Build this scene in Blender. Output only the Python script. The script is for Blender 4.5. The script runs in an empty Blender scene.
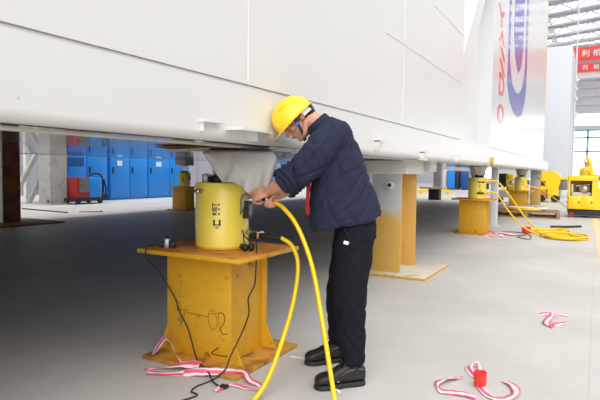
import bpy, bmesh, math, random
from mathutils import Vector, Matrix, noise
random.seed(7)
scene = bpy.context.scene
COL = scene.collection
V = Vector
PI = math.pi

# ------------------------------------------------------------------ materials
def lin(c):
    return tuple(((x / 255) / 12.92 if x / 255 <= .04045 else ((x / 255 + .055) / 1.055) ** 2.4) for x in c)

def mat(name, c, rough=.5, metal=0, c2=None, scale=6, lo=.45, hi=.7, bump=0, bscale=60, spec=.5, coat=0, detail=6, emit=0, var=.06):
    """Principled paint / metal / cloth with noise variation; c2 = colour of wear patches."""
    m = bpy.data.materials.new(name); m.use_nodes = True
    nt = m.node_tree; N = nt.nodes; L = nt.links
    b = N['Principled BSDF']
    tc = N.new('ShaderNodeTexCoord')
    def noise_tex(s, d):
        n = N.new('ShaderNodeTexNoise'); n.inputs['Scale'].default_value = s; n.inputs['Detail'].default_value = d
        L.new(tc.outputs['Object'], n.inputs['Vector']); return n
    base = lin(c)
    n1 = noise_tex(scale * .7, 4)
    r1 = N.new('ShaderNodeValToRGB')
    r1.color_ramp.elements[0].position = .3; r1.color_ramp.elements[1].position = .7
    r1.color_ramp.elements[0].color = tuple(x * (1 - var) for x in base) + (1,)
    r1.color_ramp.elements[1].color = tuple(min(1, x * (1 + var)) for x in base) + (1,)
    L.new(n1.outputs['Fac'], r1.inputs['Fac'])
    out = r1.outputs['Color']
    if c2:
        n2 = noise_tex(scale, detail)
        r2 = N.new('ShaderNodeValToRGB')
        r2.color_ramp.elements[0].position = lo; r2.color_ramp.elements[1].position = hi
        L.new(n2.outputs['Fac'], r2.inputs['Fac'])
        mx = N.new('ShaderNodeMix'); mx.data_type = 'RGBA'
        L.new(r2.outputs['Color'], mx.inputs['Factor'])
        L.new(out, mx.inputs['A']); mx.inputs['B'].default_value = lin(c2) + (1,)
        out = mx.outputs['Result']
    L.new(out, b.inputs['Base Color'])
    b.inputs['Roughness'].default_value = rough
    b.inputs['Metallic'].default_value = metal
    b.inputs['Specular IOR Level'].default_value = spec
    b.inputs['Coat Weight'].default_value = coat
    if bump:
        nb = noise_tex(bscale, 4)
        bp = N.new('ShaderNodeBump'); bp.inputs['Strength'].default_value = bump; bp.inputs['Distance'].default_value = .01
        L.new(nb.outputs['Fac'], bp.inputs['Height']); L.new(bp.outputs['Normal'], b.inputs['Normal'])
    if emit:
        b.inputs['Emission Color'].default_value = base + (1,); b.inputs['Emission Strength'].default_value = emit
    return m

M = {}
M['white'] = mat('white_paint', (222, 222, 221), .32, scale=.8, var=.015, bump=.05, bscale=1.2)
M['gloss'] = mat('glossy_white_film', (216, 217, 220), .24, scale=.8, var=.01, spec=.5, bump=.06, bscale=1.5)
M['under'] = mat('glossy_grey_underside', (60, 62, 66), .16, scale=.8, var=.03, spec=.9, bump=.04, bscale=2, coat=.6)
M['whiteblue'] = mat('cool_white_paint', (202, 206, 212), .5, var=.01)
M['cream'] = mat('cream_packing', (226, 223, 214), .6, c2=(196, 192, 184), scale=9, lo=.5, hi=.9, bump=.2)
M['groove'] = mat('grey_sealant', (176, 176, 170), .7)
M['yel'] = mat('safety_yellow', (220, 166, 38), .45, c2=(150, 84, 22), scale=14, lo=.63, hi=.72, bump=.12, bscale=25)
M['rusttop'] = mat('rusty_yellow_top', (222, 148, 66), .6, c2=(170, 92, 44), scale=7, lo=.42, hi=.72, bump=.3, bscale=40)
M['rustbase'] = mat('worn_base_plate', (206, 152, 62), .65, c2=(136, 84, 40), scale=8, lo=.45, hi=.68, bump=.25, bscale=40)
M['jack'] = mat('jack_yellow', (252, 228, 90), .3, coat=.3, var=.02)
M['jackring'] = mat('jack_yellow_ring', (222, 186, 24), .35)
M['hose'] = mat('hose_yellow', (250, 208, 22), .35, var=.02)
M['steel'] = mat('bright_steel', (200, 200, 200), .28, 1, bump=.05)
M['zinc'] = mat('zinc_plate', (186, 188, 190), .4, .8)
M['black'] = mat('black_rubber', (28, 28, 30), .5)
M['darkmetal'] = mat('dark_metal', (58, 58, 62), .45, .4)
M['greypl'] = mat('grey_plate', (120, 120, 122), .4, .5)
M['ink'] = mat('dark_ink', (22, 26, 44), .5)
M['inkgrey'] = mat('grey_ink', (120, 118, 90), .5)
M['marker'] = mat('brown_marker', (104, 60, 22), .7)
M['brown'] = mat('rust_brown', (140, 86, 48), .7, c2=(84, 60, 46), scale=5, lo=.4, hi=.7, bump=.2)
M['board'] = mat('brown_board', (126, 82, 62), .8)
M['concrete_col'] = mat('grey_column_paint', (176, 174, 170), .6, c2=(150, 146, 140), scale=4, lo=.5, hi=.8)
M['bluecab'] = mat('blue_enamel', (34, 142, 232), .35, var=.03)
M['bluedk'] = mat('blue_enamel_dark', (24, 84, 150), .4)
M['redpanel'] = mat('red_panel', (150, 38, 42), .45)
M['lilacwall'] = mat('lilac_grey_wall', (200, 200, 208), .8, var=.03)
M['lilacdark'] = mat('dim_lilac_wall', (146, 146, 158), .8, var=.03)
M['navy'] = mat('navy_workwear', (42, 46, 66), .85, spec=.2, bump=.25, bscale=260, scale=9, var=.08)
M['navylt'] = mat('navy_workwear_piping', (34, 37, 58), .85, spec=.2)
M['redlin'] = mat('red_lining', (190, 44, 58), .8)
M['trouser'] = mat('black_trouser', (27, 28, 36), .9, spec=.15, bump=.2, bscale=260, scale=9, var=.1)
M['leather'] = mat('black_leather', (32, 31, 33), .42, bump=.25, bscale=160)
M['sole'] = mat('black_sole', (36, 40, 38), .7)
M['stitch'] = mat('grey_stitch', (120, 118, 112), .8)
M['helmet'] = mat('helmet_yellow', (250, 206, 14), .28, coat=.3, var=.01)
M['offwhite'] = mat('off_white_plastic', (226, 228, 226), .5)
M['strap'] = mat('dark_strap', (52, 56, 64), .8)
M['blueclip'] = mat('blue_clip', (40, 110, 215), .4)
M['skin'] = mat('skin', (214, 158, 130), .5, c2=(205, 128, 108), scale=10, lo=.55, hi=.9)
M['lips'] = mat('lips', (184, 104, 96), .5)
M['eyew'] = mat('eye_white', (225, 222, 216), .3)
M['hair'] = mat('black_hair', (30, 27, 27), .6, bump=.6, bscale=300)
M['red'] = mat('red_plastic', (246, 62, 50), .4)
M['banner'] = mat('red_banner', (240, 88, 84), .8, var=.02)
M['trussgrey'] = mat('pale_grey_steel', (206, 208, 214), .6)
M['trussdark'] = mat('mid_grey_steel', (205, 205, 213), .6)
M['greenframe'] = mat('green_frame', (140, 186, 184), .5)
M['logoblue'] = mat('logo_blue', (92, 98, 186), .3, var=.02, coat=.5)
M['logored'] = mat('logo_red', (232, 82, 92), .3, var=.02, coat=.5)
M['pallet'] = mat('pallet_wood', (166, 138, 104), .85, c2=(120, 96, 70), scale=12, lo=.4, hi=.7)
M['lineyel'] = mat('floor_line_paint', (236, 206, 150), .6, c2=(212, 204, 190), scale=16, lo=.5, hi=.75)
M['orange'] = mat('orange_steel', (206, 132, 70), .6)
M['skylight'] = mat('skylight_glow', (255, 255, 255), .5, emit=1.5)
M['daylight'] = mat('lit_window_glow', (250, 252, 255), .5, emit=1.15)
M['shirt'] = mat('yellow_workwear', (240, 208, 60), .85)
M['paper'] = mat('white_paper', (240, 240, 238), .8)
M['pinktape'] = None

def tape_material():
    m = bpy.data.materials.new('striped_barrier_tape'); m.use_nodes = True
    N = m.node_tree.nodes; L = m.node_tree.links; b = N['Principled BSDF']
    uv = N.new('ShaderNodeUVMap'); sx = N.new('ShaderNodeSeparateXYZ'); L.new(uv.outputs['UV'], sx.inputs[0])
    a = N.new('ShaderNodeMath'); a.operation = 'MULTIPLY'; a.inputs[1].default_value = 1.0; L.new(sx.outputs['Y'], a.inputs[0])
    s = N.new('ShaderNodeMath'); s.operation = 'ADD'; L.new(sx.outputs['X'], s.inputs[0]); L.new(a.outputs[0], s.inputs[1])
    f = N.new('ShaderNodeMath'); f.operation = 'FRACT'; L.new(s.outputs[0], f.inputs[0])
    g = N.new('ShaderNodeMath'); g.operation = 'GREATER_THAN'; g.inputs[1].default_value = .52; L.new(f.outputs[0], g.inputs[0])
    mx = N.new('ShaderNodeMix'); mx.data_type = 'RGBA'; L.new(g.outputs[0], mx.inputs['Factor'])
    mx.inputs['A'].default_value = lin((244, 226, 228)) + (1,); mx.inputs['B'].default_value = lin((242, 92, 136)) + (1,)
    L.new(mx.outputs['Result'], b.inputs['Base Color']); b.inputs['Roughness'].default_value = .45
    return m
M['tape'] = tape_material()

def floor_material():
    m = bpy.data.materials.new('smooth_concrete'); m.use_nodes = True
    N = m.node_tree.nodes; L = m.node_tree.links; b = N['Principled BSDF']
    b.inputs['Specular IOR Level'].default_value = .25
    tc = N.new('ShaderNodeTexCoord')
    def nz(s, d, r=.6):
        n = N.new('ShaderNodeTexNoise'); n.inputs['Scale'].default_value = s; n.inputs['Detail'].default_value = d
        n.inputs['Roughness'].default_value = r; L.new(tc.outputs['Object'], n.inputs['Vector']); return n.outputs['Fac']
    r = N.new('ShaderNodeValToRGB'); L.new(nz(.9, 8), r.inputs['Fac'])
    r.color_ramp.elements[0].position = .3; r.color_ramp.elements[0].color = lin((188, 185, 181)) + (1,)
    r.color_ramp.elements[1].position = .72; r.color_ramp.elements[1].color = lin((208, 205, 201)) + (1,)
    r2 = N.new('ShaderNodeValToRGB'); L.new(nz(3.2, 10, .7), r2.inputs['Fac'])
    r2.color_ramp.elements[0].position = .58; r2.color_ramp.elements[0].color = (0, 0, 0, 1)
    r2.color_ramp.elements[1].position = .8; r2.color_ramp.elements[1].color = (.55, .55, .55, 1)
    mx = N.new('ShaderNodeMix'); mx.data_type = 'RGBA'
    L.new(r2.outputs['Color'], mx.inputs['Factor']); L.new(r.outputs['Color'], mx.inputs['A']); mx.inputs['B'].default_value = lin((184, 180, 174)) + (1,)
    # saw-cut joints
    br = N.new('ShaderNodeTexBrick'); br.offset = 0; br.inputs['Scale'].default_value = 1
    br.inputs['Brick Width'].default_value = 6; br.inputs['Row Height'].default_value = 4.4; br.inputs['Mortar Size'].default_value = .006
    br.inputs['Color1'].default_value = br.inputs['Color2'].default_value = (1, 1, 1, 1); br.inputs['Mortar'].default_value = (.9, .9, .9, 1)
    L.new(tc.outputs['Object'], br.inputs['Vector'])
    mu = N.new('ShaderNodeMix'); mu.data_type = 'RGBA'; mu.blend_type = 'MULTIPLY'; mu.inputs['Factor'].default_value = 1
    L.new(mx.outputs['Result'], mu.inputs['A']); L.new(br.outputs['Color'], mu.inputs['B'])
    L.new(mu.outputs['Result'], b.inputs['Base Color'])
    rr = N.new('ShaderNodeMapRange'); rr.inputs['To Min'].default_value = .38; rr.inputs['To Max'].default_value = .6
    L.new(nz(2, 6), rr.inputs['Value']); L.new(rr.outputs['Result'], b.inputs['Roughness'])
    bp = N.new('ShaderNodeBump'); bp.inputs['Strength'].default_value = .06; bp.inputs['Distance'].default_value = .01
    L.new(nz(30, 6), bp.inputs['Height']); L.new(bp.outputs['Normal'], b.inputs['Normal'])
    return m
M['floor'] = floor_material()

def cloth_material():
    m = bpy.data.materials.new('grey_protective_cloth'); m.use_nodes = True
    N = m.node_tree.nodes; L = m.node_tree.links; b = N['Principled BSDF']
    tc = N.new('ShaderNodeTexCoord')
    n = N.new('ShaderNodeTexNoise'); n.inputs['Scale'].default_value = 420; L.new(tc.outputs['Object'], n.inputs['Vector'])
    r = N.new('ShaderNodeValToRGB'); L.new(n.outputs['Fac'], r.inputs['Fac'])
    r.color_ramp.elements[0].position = .35; r.color_ramp.elements[0].color = lin((168, 164, 158)) + (1,)
    r.color_ramp.elements[1].position = .65; r.color_ramp.elements[1].color = lin((212, 209, 204)) + (1,)
    L.new(r.outputs['Color'], b.inputs['Base Color']); b.inputs['Roughness'].default_value = .7
    return m
M['cloth'] = cloth_material()

# ------------------------------------------------------------------ geometry builder
def catmull(P, n=8, closed=False):
    P = [V(p) for p in P]
    if len(P) < 3: return P
    out = []; K = len(P)
    for i in range(K if closed else K - 1):
        if closed: a, b, c, d = P[(i - 1) % K], P[i], P[(i + 1) % K], P[(i + 2) % K]
        else: a, b, c, d = P[max(i - 1, 0)], P[i], P[i + 1], P[min(i + 2, K - 1)]
        for j in range(n):
            t = j / n
            out.append(.5 * ((2 * b) + (c - a) * t + (2 * a - 5 * b + 4 * c - d) * t * t + (3 * b - a - 3 * c + d) * t ** 3))
    if not closed: out.append(P[-1])
    return out

class B:
    def __init__(s, xf=None): s.bm = bmesh.new(); s.xf = xf
    def v(s, p):
        p = V(p); return s.bm.verts.new(s.xf @ p if s.xf else p)
    def f(s, vs):
        try: return s.bm.faces.new(vs)
        except ValueError: return None
    def box(s, x0, x1, y0, y1, z0, z1, bev=0):
        c = V(((x0 + x1) / 2, (y0 + y1) / 2, (z0 + z1) / 2)); return s.obox(c, (x1 - x0, y1 - y0, z1 - z0), None, bev)
    def obox(s, c, d, R=None, bev=0):
        c = V(c); vs = []
        for k in range(8):
            p = V(((k & 1) - .5, ((k >> 1) & 1) - .5, ((k >> 2) & 1) - .5)); p = V((p.x * d[0], p.y * d[1], p.z * d[2]))
            vs.append(s.v(c + (R @ p if R else p)))
        fs = [s.f([vs[i] for i in q]) for q in ((0, 2, 3, 1), (4, 5, 7, 6), (0, 1, 5, 4), (2, 6, 7, 3), (0, 4, 6, 2), (1, 3, 7, 5))]
        if bev:
            es = list({e for f in fs for e in f.edges})
            bmesh.ops.bevel(s.bm, geom=es, offset=bev, segments=2, profile=.5, affect='EDGES')
        return s
    def ring_loft(s, rings, cap=True, closed=False):
        R = [[s.v(p) for p in r] for r in rings]; n = len(R[0])
        K = len(R)
        for i in range(K if closed else K - 1):
            a, b = R[i], R[(i + 1) % K]
            for j in range(n): s.f([a[j], a[(j + 1) % n], b[(j + 1) % n], b[j]])
        if cap and not closed: s.f(R[0][::-1]); s.f(R[-1])
        return s
    def tube(s, pts, r, n=10, k=8, closed=False, smooth=True, r1=None):
        P = catmull(pts, k, closed) if smooth else [V(p) for p in pts]
        K = len(P); rings = []; up = None
        for i, p in enumerate(P):
            t = (P[(i + 1) % K] - P[i - 1]) if closed else (P[min(i + 1, K - 1)] - P[max(i - 1, 0)])
            t = t.normalized()
            if up is None: up = t.orthogonal().normalized()
            up = (up - t * up.dot(t)); up = up.normalized() if up.length > 1e-6 else t.orthogonal().normalized()
            w = t.cross(up); rr = r if r1 is None else r + (r1 - r) * i / (K - 1)
            rings.append([p + (up * math.cos(2 * PI * j / n) + w * math.sin(2 * PI * j / n)) * rr for j in range(n)])
        return s.ring_loft(rings, True, closed)
    def cyl(s, p0, p1, r, r1=None, n=28): return s.tube([p0, p1], r, n, smooth=False, r1=r1)
    def lathe(s, prof, c=(0, 0, 0), n=48, cap=True):
        c = V(c); return s.ring_loft([[c + V((r * math.cos(2 * PI * j / n), r * math.sin(2 * PI * j / n), z)) for j in range(n)] for r, z in prof], cap)
    def prism(s, poly, ax, a0, a1):
        def P(q, a): return (a, q[0], q[1]) if ax == 0 else (q[0], a, q[1]) if ax == 1 else (q[0], q[1], a)
        A = [s.v(P(q, a0)) for q in poly]; Bv = [s.v(P(q, a1)) for q in poly]; n = len(poly)
        s.f(A); s.f(Bv[::-1])
        for i in range(n): s.f([A[i], Bv[i], Bv[(i + 1) % n], A[(i + 1) % n]])
        return s
    def ell(s, c, r, R=None, n=24, m=14):
        c = V(c); rings = []
        for i in range(1, m):
            ph = PI * i / m - PI / 2; row = []
            for j in range(n):
                th = 2 * PI * j / n
                p = V((r[0] * math.cos(ph) * math.cos(th), r[1] * math.cos(ph) * math.sin(th), r[2] * math.sin(ph)))
                row.append(c + (R @ p if R else p))
            rings.append(row)
        return s.ring_loft(rings)
    def limb(s, pts, rad, n=18, k=6):
        """tapered limb with round ends"""
        P = catmull(pts, k); K = len(P)
        rr = []
        for i in range(K):
            t = i / (K - 1) * (len(rad) - 1); a = min(int(t), len(rad) - 2); q = t - a; q = q * q * (3 - 2 * q)
            rr.append(rad[a] * (1 - q) + rad[a + 1] * q)
        d0 = (P[0] - P[1]).normalized(); d1 = (P[-1] - P[-2]).normalized()
        pre = [(P[0] + d0 * rr[0] * math.sin(a), rr[0] * math.cos(a)) for a in (1.35, .95, .5)]
        post = [(P[-1] + d1 * rr[-1] * math.sin(a), rr[-1] * math.cos(a)) for a in (.5, .95, 1.35)]
        Q = pre + list(zip(P, rr)) + post
        rings = []; up = None
        for i, (p, r) in enumerate(Q):
            t = (Q[min(i + 1, len(Q) - 1)][0] - Q[max(i - 1, 0)][0]).normalized()
            if up is None: up = t.orthogonal().normalized()
            up = (up - t * up.dot(t)).normalized(); w = t.cross(up)
            rings.append([p + (up * math.cos(2 * PI * j / n) + w * math.sin(2 * PI * j / n)) * r for j in range(n)])
        return s.ring_loft(rings)
    def sections(s, S, n=32, k=5, ex=2.3):
        """loft through (centre, a-vector, b-vector) sections with superellipse outline"""
        C_ = catmull([q[0] for q in S], k); A = catmull([q[1] for q in S], k); Bq = catmull([q[2] for q in S], k)
        rings = []
        for c, a, b in zip(C_, A, Bq):
            row = []
            for j in range(n):
                th = 2 * PI * j / n; x = math.cos(th); y = math.sin(th)
                x = math.copysign(abs(x) ** (2 / ex), x); y = math.copysign(abs(y) ** (2 / ex), y)
                row.append(c + a * x + b * y)
            rings.append(row)
        return s.ring_loft(rings)
    def sheet(s, grid):
        G = [[s.v(p) for p in row] for row in grid]
        for i in range(len(G) - 1):
            for j in range(len(G[0]) - 1): s.f([G[i][j], G[i][j + 1], G[i + 1][j + 1], G[i + 1][j]])
        return s
    def text(s, txt, size, fn, depth=.0015, bold=0.0, spacing=1.0, center=True):
        vs, fs = text_geo(txt, size, depth, bold, spacing, center)
        X = [s.v(fn(p)) for p in vs]
        for q in fs: s.f([X[i] for i in q])
        return s
    def build(s, name, m, parent=None, smooth=True, ang=38, solid=0):
        bmesh.ops.recalc_face_normals(s.bm, faces=s.bm.faces)
        me = bpy.data.meshes.new(name); 
        if smooth:
            for f in s.bm.faces: f.smooth = True
            for e in s.bm.edges:
                e.smooth = not (len(e.link_faces) == 2 and e.calc_face_angle(0) > math.radians(ang))
        s.bm.to_mesh(me); s.bm.free()
        o = bpy.data.objects.new(name, me); COL.objects.link(o)
        if m: me.materials.append(M[m] if isinstance(m, str) else m)
        if parent: o.parent = parent
        if solid:
            md = o.modifiers.new('thickness', 'SOLIDIFY'); md.thickness = solid; md.offset = 0
        return o

_tc = {}
def text_geo(txt, size, depth, bold, spacing, center):
    key = (txt, size, depth, bold, spacing, center)
    if key in _tc: return _tc[key]
    cu = bpy.data.curves.new('lettering_source', 'FONT'); cu.body = txt; cu.size = size; cu.extrude = depth; cu.offset = bold
    cu.space_character = spacing; cu.resolution_u = 4
    if center: cu.align_x = 'CENTER'; cu.align_y = 'CENTER'
    o = bpy.data.objects.new('lettering_source', cu); COL.objects.link(o)
    dg = bpy.context.evaluated_depsgraph_get(); dg.update()
    me = bpy.data.meshes.new_from_object(o.evaluated_get(dg))
    r = ([v.co.copy() for v in me.vertices], [tuple(p.vertices) for p in me.polygons])
    bpy.data.objects.remove(o); bpy.data.curves.remove(cu); bpy.data.meshes.remove(me)
    _tc[key] = r; return r

def blob(b, name, m, parent, voxel=.005, smooth=4, fac=.5, wr=None):
    """union of overlapping closed shapes as one continuous surface"""
    bmesh.ops.recalc_face_normals(b.bm, faces=b.bm.faces)
    me = bpy.data.meshes.new(name + '_raw'); b.bm.to_mesh(me); b.bm.free()
    o = bpy.data.objects.new(name + '_raw', me); COL.objects.link(o)
    md = o.modifiers.new('r', 'REMESH'); md.mode = 'VOXEL'; md.voxel_size = voxel
    ms = o.modifiers.new('s', 'SMOOTH'); ms.factor = fac; ms.iterations = smooth
    dg = bpy.context.evaluated_depsgraph_get(); dg.update()
    me2 = bpy.data.meshes.new_from_object(o.evaluated_get(dg)); me2.name = name
    bpy.data.objects.remove(o); bpy.data.meshes.remove(me)
    if wr:
        nr = [v.normal.copy() for v in me2.vertices]
        for v, n_ in zip(me2.vertices, nr): v.co += n_ * wr(v.co)
    for p in me2.polygons: p.use_smooth = True
    me2.materials.clear(); me2.materials.append(M[m])
    o2 = bpy.data.objects.new(name, me2); COL.objects.link(o2); o2.parent = parent
    return o2

# ------------------------------------------------------------------ naming
def tag(o, label=None, cat=None, group=None, kind=None):
    if label: o['label'] = label
    if cat: o['category'] = cat
    if group: o['group'] = group
    if kind: o['kind'] = kind
    return o
def thing(name, label, cat, loc=(0, 0, 0), rz=0, group=None):
    o = bpy.data.objects.new(name, None); COL.objects.link(o); o.empty_display_size = .1
    o.location = loc; o.rotation_euler = (0, 0, rz); return tag(o, label, cat, group)
def struct(o, label=None, cat=None): return tag(o, label, cat, kind='structure')
def dup(root, loc, rz=None, label=None, group=None, scale=None):
    r = root.copy(); COL.objects.link(r); r.location = loc
    if rz is not None: r.rotation_euler = (0, 0, rz)
    if label: r['label'] = label
    if group: r['group'] = group
    if scale: r.scale = scale
    for ch in list(root.children):
        c = ch.copy(); COL.objects.link(c); c.parent = r
        for g in list(ch.children):
            d = g.copy(); COL.objects.link(d); d.parent = c
    return r

# ------------------------------------------------------------------ camera
cam = bpy.data.cameras.new('camera'); co = bpy.data.objects.new('camera', cam); COL.objects.link(co)
cam.sensor_width = 36; cam.lens = 530 / 600 * 36; cam.clip_end = 300
YAW = math.radians(29.26)
co.matrix_world = Matrix.Translation((0, 0, 1.22)) @ Matrix.Rotation(YAW, 4, 'Z') @ Matrix.Rotation(PI / 2 - math.radians(3.1), 4, 'X') @ Matrix.Rotation(math.radians(.72), 4, 'Z')
scene.camera = co

# ------------------------------------------------------------------ setting
f = B().box(-22, 26, -6, 66, -.3, 0).build('floor', 'floor', smooth=False); struct(f, 'smooth pale grey concrete factory floor', 'floor')
b = B(); b.box(-22.3, -22, -6, 66, 0, 10)
for y in range(-4, 66, 2): b.box(-22, -21.94, y - .05, y + .05, 0, 10)
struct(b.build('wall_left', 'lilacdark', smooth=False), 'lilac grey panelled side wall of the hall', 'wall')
b = B(); b.box(-22, 26, 66, 66.3, 7.9, 16)
b.box(-22, 26, 66, 66.3, 0, .4); b.box(-22, -12, 66, 66.3, .4, 7.9); b.box(-12, 26, 66, 66.3, 6.1, 6.6)
for z in (8.8, 9.7, 10.6, 11.5): b.box(-22, 26, 65.9, 66, z, z + .12)
for x in range(-20, 26, 3): b.box(x, x + .15, 65.88, 66, 7.9, 15)
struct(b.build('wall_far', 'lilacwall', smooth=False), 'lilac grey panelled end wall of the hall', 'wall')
b = B().box(-12, 26, 66.1, 66.2, 6.6, 7.9); w1 = struct(b.build('window_1', 'daylight', smooth=False), 'bright white window strip high in end wall', 'window')
b = B().box(-12, 26, 66.1, 66.2, .4, 6.1); w2 = struct(b.build('window_2', 'daylight', smooth=False), 'tall bright windows at foot of end wall', 'window')
b = B()
for z in (.45, 3.7, 5.2, 6.0): b.box(-12, 26, 65.9, 66.1, z, z + .16)
for x in (-12, -8, -5.4, -3.0, -1.2, .6, 3.4, 7, 11, 15): b.box(x, x + .22, 65.9, 66.1, .4, 6.1)
fr = b.build('window_frame', 'greenframe', w2, smooth=False)

# roof: pale bands with skylights between, sloping up to the right
SL = .08
def roofz(x): return 14.4 + SL * x
b = B(); sk = B()
for i in range(10):
    y0 = 34 + i * 3.6
    b.prism([(-20, roofz(-20)), (26, roofz(26)), (26, roofz(26) + .2), (-20, roofz(-20) + .2)], 1, y0 - .75, y0 + .75)
    sk.prism([(-20, roofz(-20) + .1), (26, roofz(26) + .1), (26, roofz(26) + .15), (-20, roofz(-20) + .15)], 1, y0 + .75, y0 + 2.85)
struct(b.build('ceiling', 'trussgrey', smooth=False), 'pale grey roof bands between skylights', 'ceiling')
struct(sk.build('window_3', 'skylight', smooth=False), 'bright skylight strips in the roof', 'window')
for i in range(10):
    y0 = 34 + i * 3.6; b = B()
    for dz in (-.1, -.75): b.obox((3, y0, roofz(3) + dz), (46, .12, .1), Matrix.Rotation(-math.atan(SL), 3, 'Y'))
    n = 46
    for k in range(n):
        xa = -20 + k; za, zb = (-.1, -.75) if k % 2 else (-.75, -.1)
        b.cyl((xa, y0, roofz(xa) + za), (xa + 1, y0, roofz(xa + 1) + zb), .05, n=6)
    for k in range(0, n, 4): b.box(-20 + k - .25, -20 + k + .25, y0 - .3, y0 + .1, roofz(-20 + k) - .5, roofz(-20 + k) - .05)
    struct(b.build('roof_truss', 'trussdark', smooth=False), 'pale steel lattice truss under the roof', 'roof truss')
b = B().prism([(.26, -2), (.40, -2), (-.66, 56), (-.80, 56)], 2, .001, .004); struct(b.build('trim_1', 'lineyel', smooth=False), 'worn pale yellow line painted on the floor', 'floor line')

# ------------------------------------------------------------------ the huge white steel module on jacks
XF = -1.72; ZB = 1.372; ZI = 1.56; XI = -2.9; YB = -32
mod = thing('steel_module', 'huge white painted steel module jacked up above the factory floor', 'steel module', (0, 0, 0))
prof = [(XF, 1.684), (XF - .012, 1.687), (XF - .012, 1.697), (XF - .02, 1.70), (XI, 1.70), (XI, ZB)]
for k in range(9):
    a = -PI / 2 + k / 8 * PI / 2; prof.append((XF - .05 + .05 * math.cos(a), ZB + .05 + .05 * math.sin(a)))
lb = B().prism(prof, 1, YB, 23).build('lower_band', 'white', mod, ang=50)
B().box(XI, XF - .05, YB, 23, ZB - .004, ZB).build('underside_strip', 'under', mod, smooth=False)
B().box(-12, XI, YB, 23, ZI, 1.70).build('underside_plate', 'under', mod, smooth=False)
B().prism([(XF, 1.70), (XF, 9.6), (-12, 9.6), (-12, 1.70)], 1, YB, 7.73).build('side_panel', 'white', mod, smooth=False)
B().box(-11.9, XF - .24, 7.73, 10.1, 1.70, 9.6).build('recessed_panel', 'white', mod, smooth=False)
lp = B().box(-12, XF, 10.1, 20.7, 1.70, 9.6).build('lettered_panel', 'gloss', mod, smooth=False)
tag(lp, 'glossy white panel with red letters and blue emblem')
B().prism([(7.735, 2.2), (7.735, 2.83), (8.71, 3.93), (10.0, 5.4), (10.1, 5.4), (10.1, 4.68), (9.28, 4.09)], 0, XF - .24, XF - .01).build('slanted_beam', 'white', mod, smooth=False)
B().box(XF - .001, XF + .004, 20.62, 20.75, 3.4, 9.6).build('edge_strip', 'yel', lp, smooth=False)
# longitudinal weld seams, vertical joints
for y0, y1, z in ((4.6, 7.7, 2.487), (6.2, 7.73, 3.156)):
    b = B(); b.cyl((XF + .001, y0, z), (XF + .001, y1, z), .005, n=8); b.build('weld_seam', 'white', mod)
for y in (2.46, 5.15):
    b = B(); b.cyl((XF + .0005, y, 1.71), (XF + .0005, y, 9.5), .0035, n=8); b.build('weld_seam', 'white', mod)
b = B(); b.cyl((XF + .0005, 1.11, ZB + .08), (XF + .0005, 1.11, 1.46), .003, n=8); b.build('weld_seam', 'groove', mod)
# underside longitudinals
for x, z in ((-1.95, ZB - .004), (-6.5, ZI), (-11.9, ZI)):
    B().box(x - .02, x + .02, YB, 23, z - .008, z).build('underside_rib', 'cream', mod, smooth=False)
# lugs and tabs sticking out of the lower band
for (y0, y1, z, d) in ((2.04, 2.2, 1.463, .035), (.55, .98, 1.50, .04)):
    b = B(); b.box(XF - .005, XF + d, y0, y1, z - .006, z + .006, .002); b.box(XF - .005, XF + d * .6, y0 + .01, y0 + .02, z - .05, z); b.build('small_lug', 'white', mod)
b = B(); b.prism([(XF - .005, 2.25), (XF + .10, 2.27), (XF + .10, 2.50), (XF + .045, 2.66), (XF - .005, 2.67)], 2, 1.432, 1.448); b.box(XF - .005, XF + .06, 2.46, 2.475, 1.385, 1.433); b.build('plate_lug', 'white', mod, smooth=False)
for y, z in ((4.40, 1.468), (5.77, 1.42), (7.41, 1.44)):
    b = B(); b.box(XF - .005, XF + .05, y - .01, y + .01, z - .05, z + .03); b.box(XF - .005, XF + .05, y - .01, y + .16, z + .02, z + .034); b.build('pipe_bracket', 'cream', mod, smooth=False)
B().prism([(5.7, 1.39), (6.0, 1.39), (6.0, 1.36), (5.72, 1.36)], 0, XF - .01, XF + .02).build('drain_tab', 'cream', mod, smooth=False)
B().prism([(10.14, 1.52), (10.34, 1.52), (10.36, 1.44), (10.27, 1.36), (10.2, 1.42), (10.15, 1.42)], 0, XF - .005, XF + .03).build('lifting_tag', 'yel', mod, smooth=False)
tag(B().box(-2.3, -1.95, 7.0, 7.35, 1.235, ZB - .004, .01).build('spacer_block', 'white'), 'white block hanging under the module edge right of the cream packing block', 'spacer block')
t = thing('white_post', 'slim white post under the module edge just behind the mid-distance jack', 'post', (-2.1, 13.1, 0))
B().box(-.075, .075, -.08, .08, .02, ZB - .006, .008).build('shaft', 'white', t); B().box(-.14, .14, -.14, .14, 0, .02).build('foot_plate', 'white', t, smooth=False)


# red letters (stacked, reading down the panel) and the blue emblem
def wall_fn(yc, zc, sy, sz, shear=0): return lambda p: (XF + .002 + p.z, yc + p.x * sy + p.y * shear, zc + p.y * sz)
b = B()
for ch, yc, zc, hy, hz in (('Y', 10.92, 4.2, .72, .34), ('A', 11.02, 3.85, .62, .24), ('D', 11.13, 2.94, .66, .42), ('O', 11.13, 2.38, .66, .36)):
    b.text(ch, 1, wall_fn(yc, zc, hy / .66, hz / .7), depth=.004, bold=.02)
for z0, z1 in ((3.69, 3.50), (3.43, 3.24)):
    b.prism([(10.8, z0), (11.08, z0 - .01), (11.48, z1 - .05), (11.2, z1 - .02)], 0, XF - .002, XF + .006)
lt = b.build('lettering', 'logored', lp, smooth=False); tag(lt, 'large red letters stacked down the panel')
b = B()
outer = [(11.85, 6.6), (11.85, 3.1), (12.3, 2.78), (13.0, 2.6), (13.72, 2.56), (14.4, 2.72), (14.9, 3.1), (15.1, 3.5), (15.1, 6.6)]
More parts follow.
